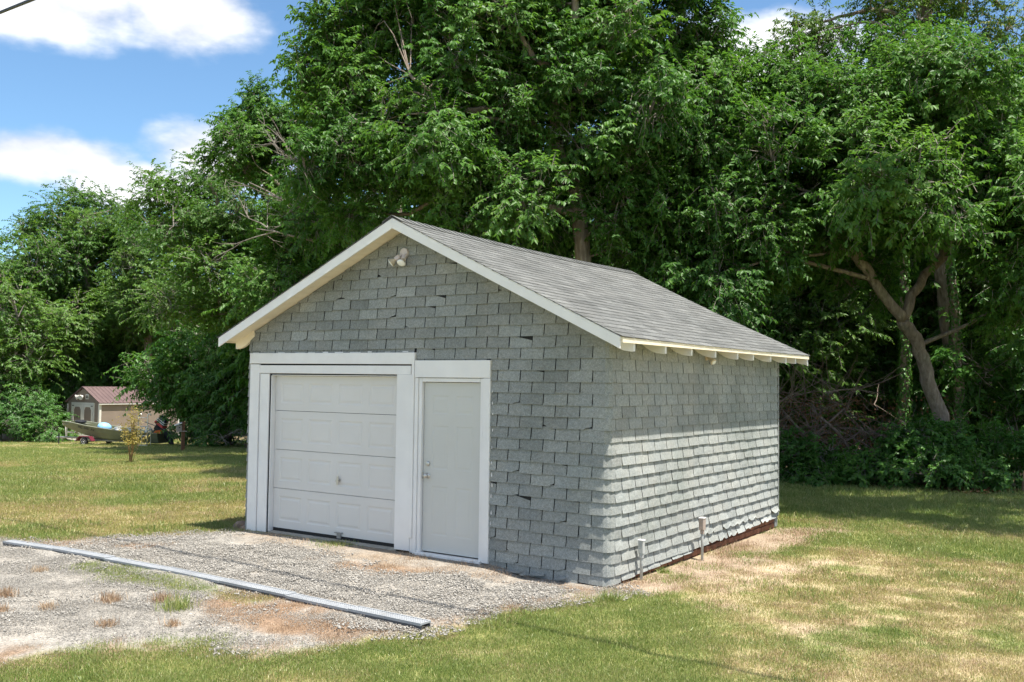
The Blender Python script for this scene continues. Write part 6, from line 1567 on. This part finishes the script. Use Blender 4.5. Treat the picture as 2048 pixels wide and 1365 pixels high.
# boarding ladder standing beside the boat
lb = cam_place((291-1024)/1886.7, 39.4); lz = gz(lb.x, lb.y)
ld = thing('ladder', 'aluminium boarding ladder with hooked rails standing by the boat', 'ladder', (lb.x, lb.y, lz))
for sgn in (-1, 1):
    b = lb+RT*0.19*sgn
    pts = [Vector((b.x, b.y, lz-0.02)), Vector((b.x, b.y, lz+0.7)), Vector((b.x, b.y, lz+1.28))] + [Vector((b.x, b.y, lz+1.28))+RT*(0.07-0.07*math.cos(a))+Vector((0, 0, 0.09*math.sin(a))) for a in (0.6, 1.2, 1.8, 2.4, 3.0)]
    m = MB(); m.tube(pts, 0.021, 8); m.build('rail', M_ALU, ld, True)
for h_ in (0.06, 0.45, 0.84, 1.20):
    m = MB(); b = lb+Vector((0, 0, lz+h_)); m.tube([b-RT*0.19, b+RT*0.19], 0.018 if h_ < 1 else 0.014, 8); m.build('rung', M_ALU, ld)
for sgn in (-1, 1):
    m = MB(); b = lb+RT*0.19*sgn; m.tube([Vector((b.x, b.y, lz+0.84)), Vector((b.x, b.y, lz))+FW*0.35+Vector((0, 0, 0.80)), Vector((b.x, b.y, lz))+FW*0.4], 0.016, 6); m.build('stay', M_ALU, ld)

# birdhouse on a post
px_, py_ = -24.23, 12.75; pz = gz(px_, py_)
po = thing('wooden_post', 'brown square wooden post standing in the lawn right of the boat', 'post', (px_, py_, pz))
M_POST = worn('brown_treated_wood', (0.16, 0.085, 0.05), 0.85, 0.2, 0.2, 8, 0.4, 50)
Mp = Matrix.Translation(Vector((px_, py_, pz))) @ Matrix.Rotation(CAM_A+0.5, 4, 'Z')
m = MB(); m.box(-0.058, 0.058, -0.058, 0.058, -0.1, 1.10, M=Mp); m.build('post_body', M_POST, po, False, 0.006)
m = MB(); m.box(-0.26, 0.12, -0.10, -0.0585, 0.74, 0.775, M=Mp); m.build('shelf', M_PLANK, po)
bh = thing('birdhouse', 'small white-roofed birdhouse fixed to the brown post', 'birdhouse', tuple(Mp @ Vector((-0.16, 0, 0.78))))
m = MB(); m.box(-0.225, -0.06, -0.075, 0.075, 0.776, 0.97, M=Mp); m.build('box', M_PLANK, bh)
m = MB(); m.add([Mp @ Vector(p) for p in [(-0.30, -0.11, 0.955), (-0.059, -0.11, 1.04), (-0.059, 0.11, 1.04), (-0.30, 0.11, 0.955), (-0.30, -0.11, 0.98), (-0.059, -0.11, 1.065), (-0.059, 0.11, 1.065), (-0.30, 0.11, 0.98)]], [(0, 3, 2, 1), (4, 5, 6, 7), (0, 1, 5, 4), (1, 2, 6, 5), (2, 3, 7, 6), (3, 0, 4, 7)]); m.build('roof', M_PALEP, bh)
m = MB(); m.lathe([(0.022, 0), (0.022, 0.004)], frame_to(Mp @ Vector((-0.14, -0.0755, 0.89)), (Mp.to_3x3() @ Vector((0, -1, 0)))), 12); m.build('entry_hole', M_BLACK, bh)

# ------------------------------------------------------------------ woody bits
def twig_tree(m, p, d, L, rad, depth, r, spread=0.55, up=0.0, kids=3):
    d = d/np.linalg.norm(d); pts = [p]; q = p.copy(); dd = d.copy()
    for k in range(4):
        dd = dd + r.normal(0, 0.12, 3) + np.array([0, 0, up]); dd /= np.linalg.norm(dd); q = q+dd*L/4; pts.append(q.copy())
    m.tube([tuple(v) for v in pts], [rad*(1-0.17*i) for i in range(5)], 5 if depth else 4, caps=False)
    if depth:
        for k in range(kids):
            a = pts[r.randint(1, 5)]; nd = dd + r.normal(0, spread, 3); twig_tree(m, a.copy(), nd, L*r.uniform(0.45, 0.75), rad*0.55, depth-1, r, spread, up, kids)
# golden sapling
r = np.random.RandomState(5)
spx, spy = -19.42, 7.44; spz = gz(spx, spy)
sap = thing('sapling', 'slender golden-leaved sapling with many thin stems in the lawn', 'sapling', (spx, spy, spz))
m = MB(); tips = []
for k in range(16):
    a = r.uniform(0, 6.28); s_ = r.uniform(0.05, 0.52)
    p0 = np.array([spx+0.03*math.cos(a), spy+0.03*math.sin(a), spz-0.03]); tp = np.array([spx+s_*math.cos(a), spy+s_*math.sin(a), spz+r.uniform(0.9, 1.75)-0.5*s_])
    md = (p0+tp)/2 + np.array([-0.05*math.cos(a), -0.05*math.sin(a), 0.1])
    sp = smooth_path([[*p0, 0.009], [*md, 0.007], [*tp, 0.0025]], 5); m.tube([q[:3] for q in sp], [q[3] for q in sp], 5); tips += [q[:3] for q in sp[4:]]
m.build('stems', bark_mat('golden_stem', (0.16, 0.11, 0.05), (0.30, 0.20, 0.09), (0.42, 0.30, 0.15)), sap, True)
tips = np.array(tips); n = 1100
P = tips[r.randint(0, len(tips), n)]+r.normal(0, 0.085, (n, 3)); P[:, 2] = np.maximum(P[:, 2], spz+0.55+0.1*r.rand(n))
V, F = leaves(P, r.normal(0, 1, (n, 3))+np.array([0, 0, -0.2]), r.normal(0, 1, (n, 3))+np.array([0, 0, 0.8]), r.uniform(0.035, 0.065, n), r.uniform(0.022, 0.036, n), r)
me = bpy.data.meshes.new('foliage'); np_mesh(me, V, F, 3); a_ = me.attributes.new('tint', 'FLOAT', 'FACE'); a_.data.foreach_set('value', np.repeat(r.rand(n), 2).astype(np.float32)); add_obj('foliage', me, sap, [L_GOLD])
# dead grey boughs of the tree left above the roof, and bare twigs in the big crown
r = np.random.RandomState(35)
sh_t = [o for o in bpy.data.objects if o.get('label', '').startswith('tree with bare grey boughs')][0]
for px0, dv, L in BARE:
    m = MB(); twig_tree(m, np.array(px0), np.array(dv), L, 0.045, 3, r, 0.45, 0.02, 3)
    m.build('bare_bough', TWIG, sh_t)
# pile of pruned branches beyond the left wall
r = np.random.RandomState(15)
bp = thing('branch_pile', 'pile of pale pruned branches arching over the lawn left of the garage', 'branch pile', (-23.6, 15.9, gz(-23.6, 15.9)))
bz = gz(-23.6, 15.9)
for k in range(16):
    b = np.array([-23.4+r.normal(0, 0.5), 15.9+r.normal(0, 0.5), bz+0.12+abs(r.normal(0, 0.08))]); L = r.uniform(1.0, 2.1); dv = -np.array(RT)*r.uniform(0.6, 1.1)+np.array(FW)*r.normal(0, 0.3)
    tip = b+dv*L+np.array([0, 0, r.uniform(-0.05, 0.25)]); mid = b+dv*L*0.45+np.array([0, 0, r.uniform(0.25, 0.65)])
    m = MB(); sp = smooth_path([[*b, 0.014], [*mid, 0.011], [*tip, 0.004]], 6); m.tube([q[:3] for q in sp], [q[3] for q in sp], 5)
    for q in range(3):
        a = np.array(sp[r.randint(5, len(sp)-1)][:3]); m.tube([tuple(a), tuple(a+dv*0.15+np.array([0, 0, -0.06])), tuple(a+dv*0.32+r.normal(0, 0.07, 3))], [0.006, 0.004, 0.002], 4)
    m.build('branch', TWIG, bp)
for k in range(26):
    b = np.array([-23.2+r.normal(0, 0.45), 16.1+r.normal(0, 0.45), bz+abs(r.normal(0.1, 0.08))]); a = r.uniform(0, 6.28); v = np.array([math.cos(a), math.sin(a), r.normal(0, 0.12)])*r.uniform(0.3, 0.8)
    m = MB(); m.tube([tuple(b-v), tuple(b+r.normal(0, 0.03, 3)), tuple(b+v)], [0.022, 0.018, 0.010], 5); m.build('branch', DEAD, bp)
# heap of dead brush between garage and forked tree
r = np.random.RandomState(25)
hp = thing('brush_heap', 'tangled heap of dead brown brush behind the rear garage corner', 'brush heap', (-1.9, 14.5, 0))
m = MB()
for k in range(150):
    c_ = np.array([-1.9, 14.3, 0.0])+np.array(RT)*r.normal(0, 1.25)+np.array(FW)*r.normal(0.2, 0.5); hgt = r.uniform(0, 1)**1.3*2.0*math.exp(-((c_[0]+1.9)/2.2)**2)
    a = r.uniform(0, 6.28); v = np.array([math.cos(a), math.sin(a), r.normal(0.2, 0.5)]); twig_tree(m, c_+np.array([0, 0, 0.1+hgt]), v, r.uniform(0.7, 1.9), r.uniform(0.008, 0.024), 1, r, 0.5, 0.0, 2)
kind(m.build('dead_sticks', DEAD, hp), 'stuff')
for k in range(9):
    c_ = np.array([-1.9, 14.0, 0.2])+np.array(RT)*r.uniform(-1.6, 1.6); a = r.uniform(-0.6, 0.6)
    m = MB(); p1 = c_+np.array(RT)*r.uniform(0.9, 1.7)*r.choice([-1, 1])+np.array([0, 0, r.uniform(0.6, 1.7)]); m.tube([tuple(c_), tuple((c_+p1)/2+r.normal(0, 0.1, 3)), tuple(p1)], [0.05, 0.04, 0.02], 7); m.build('dead_limb', DEAD, hp, True)
n = 2600
P = np.array([-1.9, 14.5, 0.0])+np.array(RT)[None]*r.normal(0, 1.3, n)[:, None]+np.array(FW)[None]*r.normal(0.2, 0.5, n)[:, None]; P[:, 2] = r.uniform(0.05, 1.0, n)**1.2*1.9
V, F = leaves(P, r.normal(0, 1, (n, 3)), r.normal(0, 1, (n, 3)), r.uniform(0.05, 0.12, n), r.uniform(0.03, 0.06, n), r)
M_DEADLEAF = leaf_mat('dead_leaf', [(0, (0.06, 0.03, 0.015)), (0.5, (0.14, 0.07, 0.035)), (1, (0.26, 0.15, 0.08))], 0.2, 0.02)
me = bpy.data.meshes.new('dead_leaves'); np_mesh(me, V, F, 3); a_ = me.attributes.new('tint', 'FLOAT', 'FACE'); a_.data.foreach_set('value', np.repeat(r.rand(n), 2).astype(np.float32)); kind(add_obj('dead_leaves', me, hp, [M_DEADLEAF]), 'stuff')
# leaf litter under the right hand trees
n = 5200
P = np.zeros((n, 3)); P[:, 0] = r.normal(1.9, 1.5, n); P[:, 1] = r.normal(12.6, 0.8, n); P[:, 2] = ground_at(P[:, 0], P[:, 1])+r.uniform(0.002, 0.03, n)
ex_ = np.hypot(P[:, 0]-1.65, P[:, 1]-12.05) < 0.55; P[ex_, 2] += r.uniform(0, 0.10, ex_.sum())
V, F = leaves(P, np.stack([r.normal(0, 1, n), r.normal(0, 1, n), r.normal(0, 0.25, n)], 1), np.stack([r.normal(0, .4, n), r.normal(0, .4, n), np.ones(n)], 1), r.uniform(0.05, 0.11, n), r.uniform(0.03, 0.06, n), r)
me = bpy.data.meshes.new('leaf_litter'); np_mesh(me, V, F, 3); a_ = me.attributes.new('tint', 'FLOAT', 'FACE'); a_.data.foreach_set('value', np.repeat(r.rand(n), 2).astype(np.float32)); kind(add_obj('leaf_litter', me, None, [M_DEADLEAF]), 'stuff')
m = MB(); q = (2.55, 12.75, 0); m.tube([(q[0], q[1], -0.1), (q[0]+0.02, q[1], 0.2), (q[0]+0.05, q[1], 0.48)], [0.05, 0.048, 0.04], 7); tag(m.build('stake', M_WOODRAW, None, True), 'short rotten wooden stake near the right edge under the trees', 'stake')
# stones at the left foot of the garage
RK = ['larger brown rock at the left foot of the garage trim', 'smaller tan rock touching the left garage corner']
for k, (x_, y_, s_) in enumerate(((-6.02, 0.22, 0.13), (-5.80, 0.10, 0.085))):
    bm_ = bmesh.new(); bmesh.ops.create_icosphere(bm_, subdivisions=2, radius=s_)
    rr = random.Random(k)
    for v_ in bm_.verts:
        v_.co *= rr.uniform(0.82, 1.12); v_.co.z *= 0.62; v_.co += Vector((x_, y_, 0.03))
    me = bpy.data.meshes.new('rock'); bm_.to_mesh(me); bm_.free()
    tag(add_obj('rock', me, None, [worn('brown_rock%d' % k, (0.26+0.06*k, 0.19+0.04*k, 0.14+0.03*k), 0.9, 0.15, 0.25, 12, 0.5, 40)]), RK[k], 'rock', 'rocks at the garage corner')
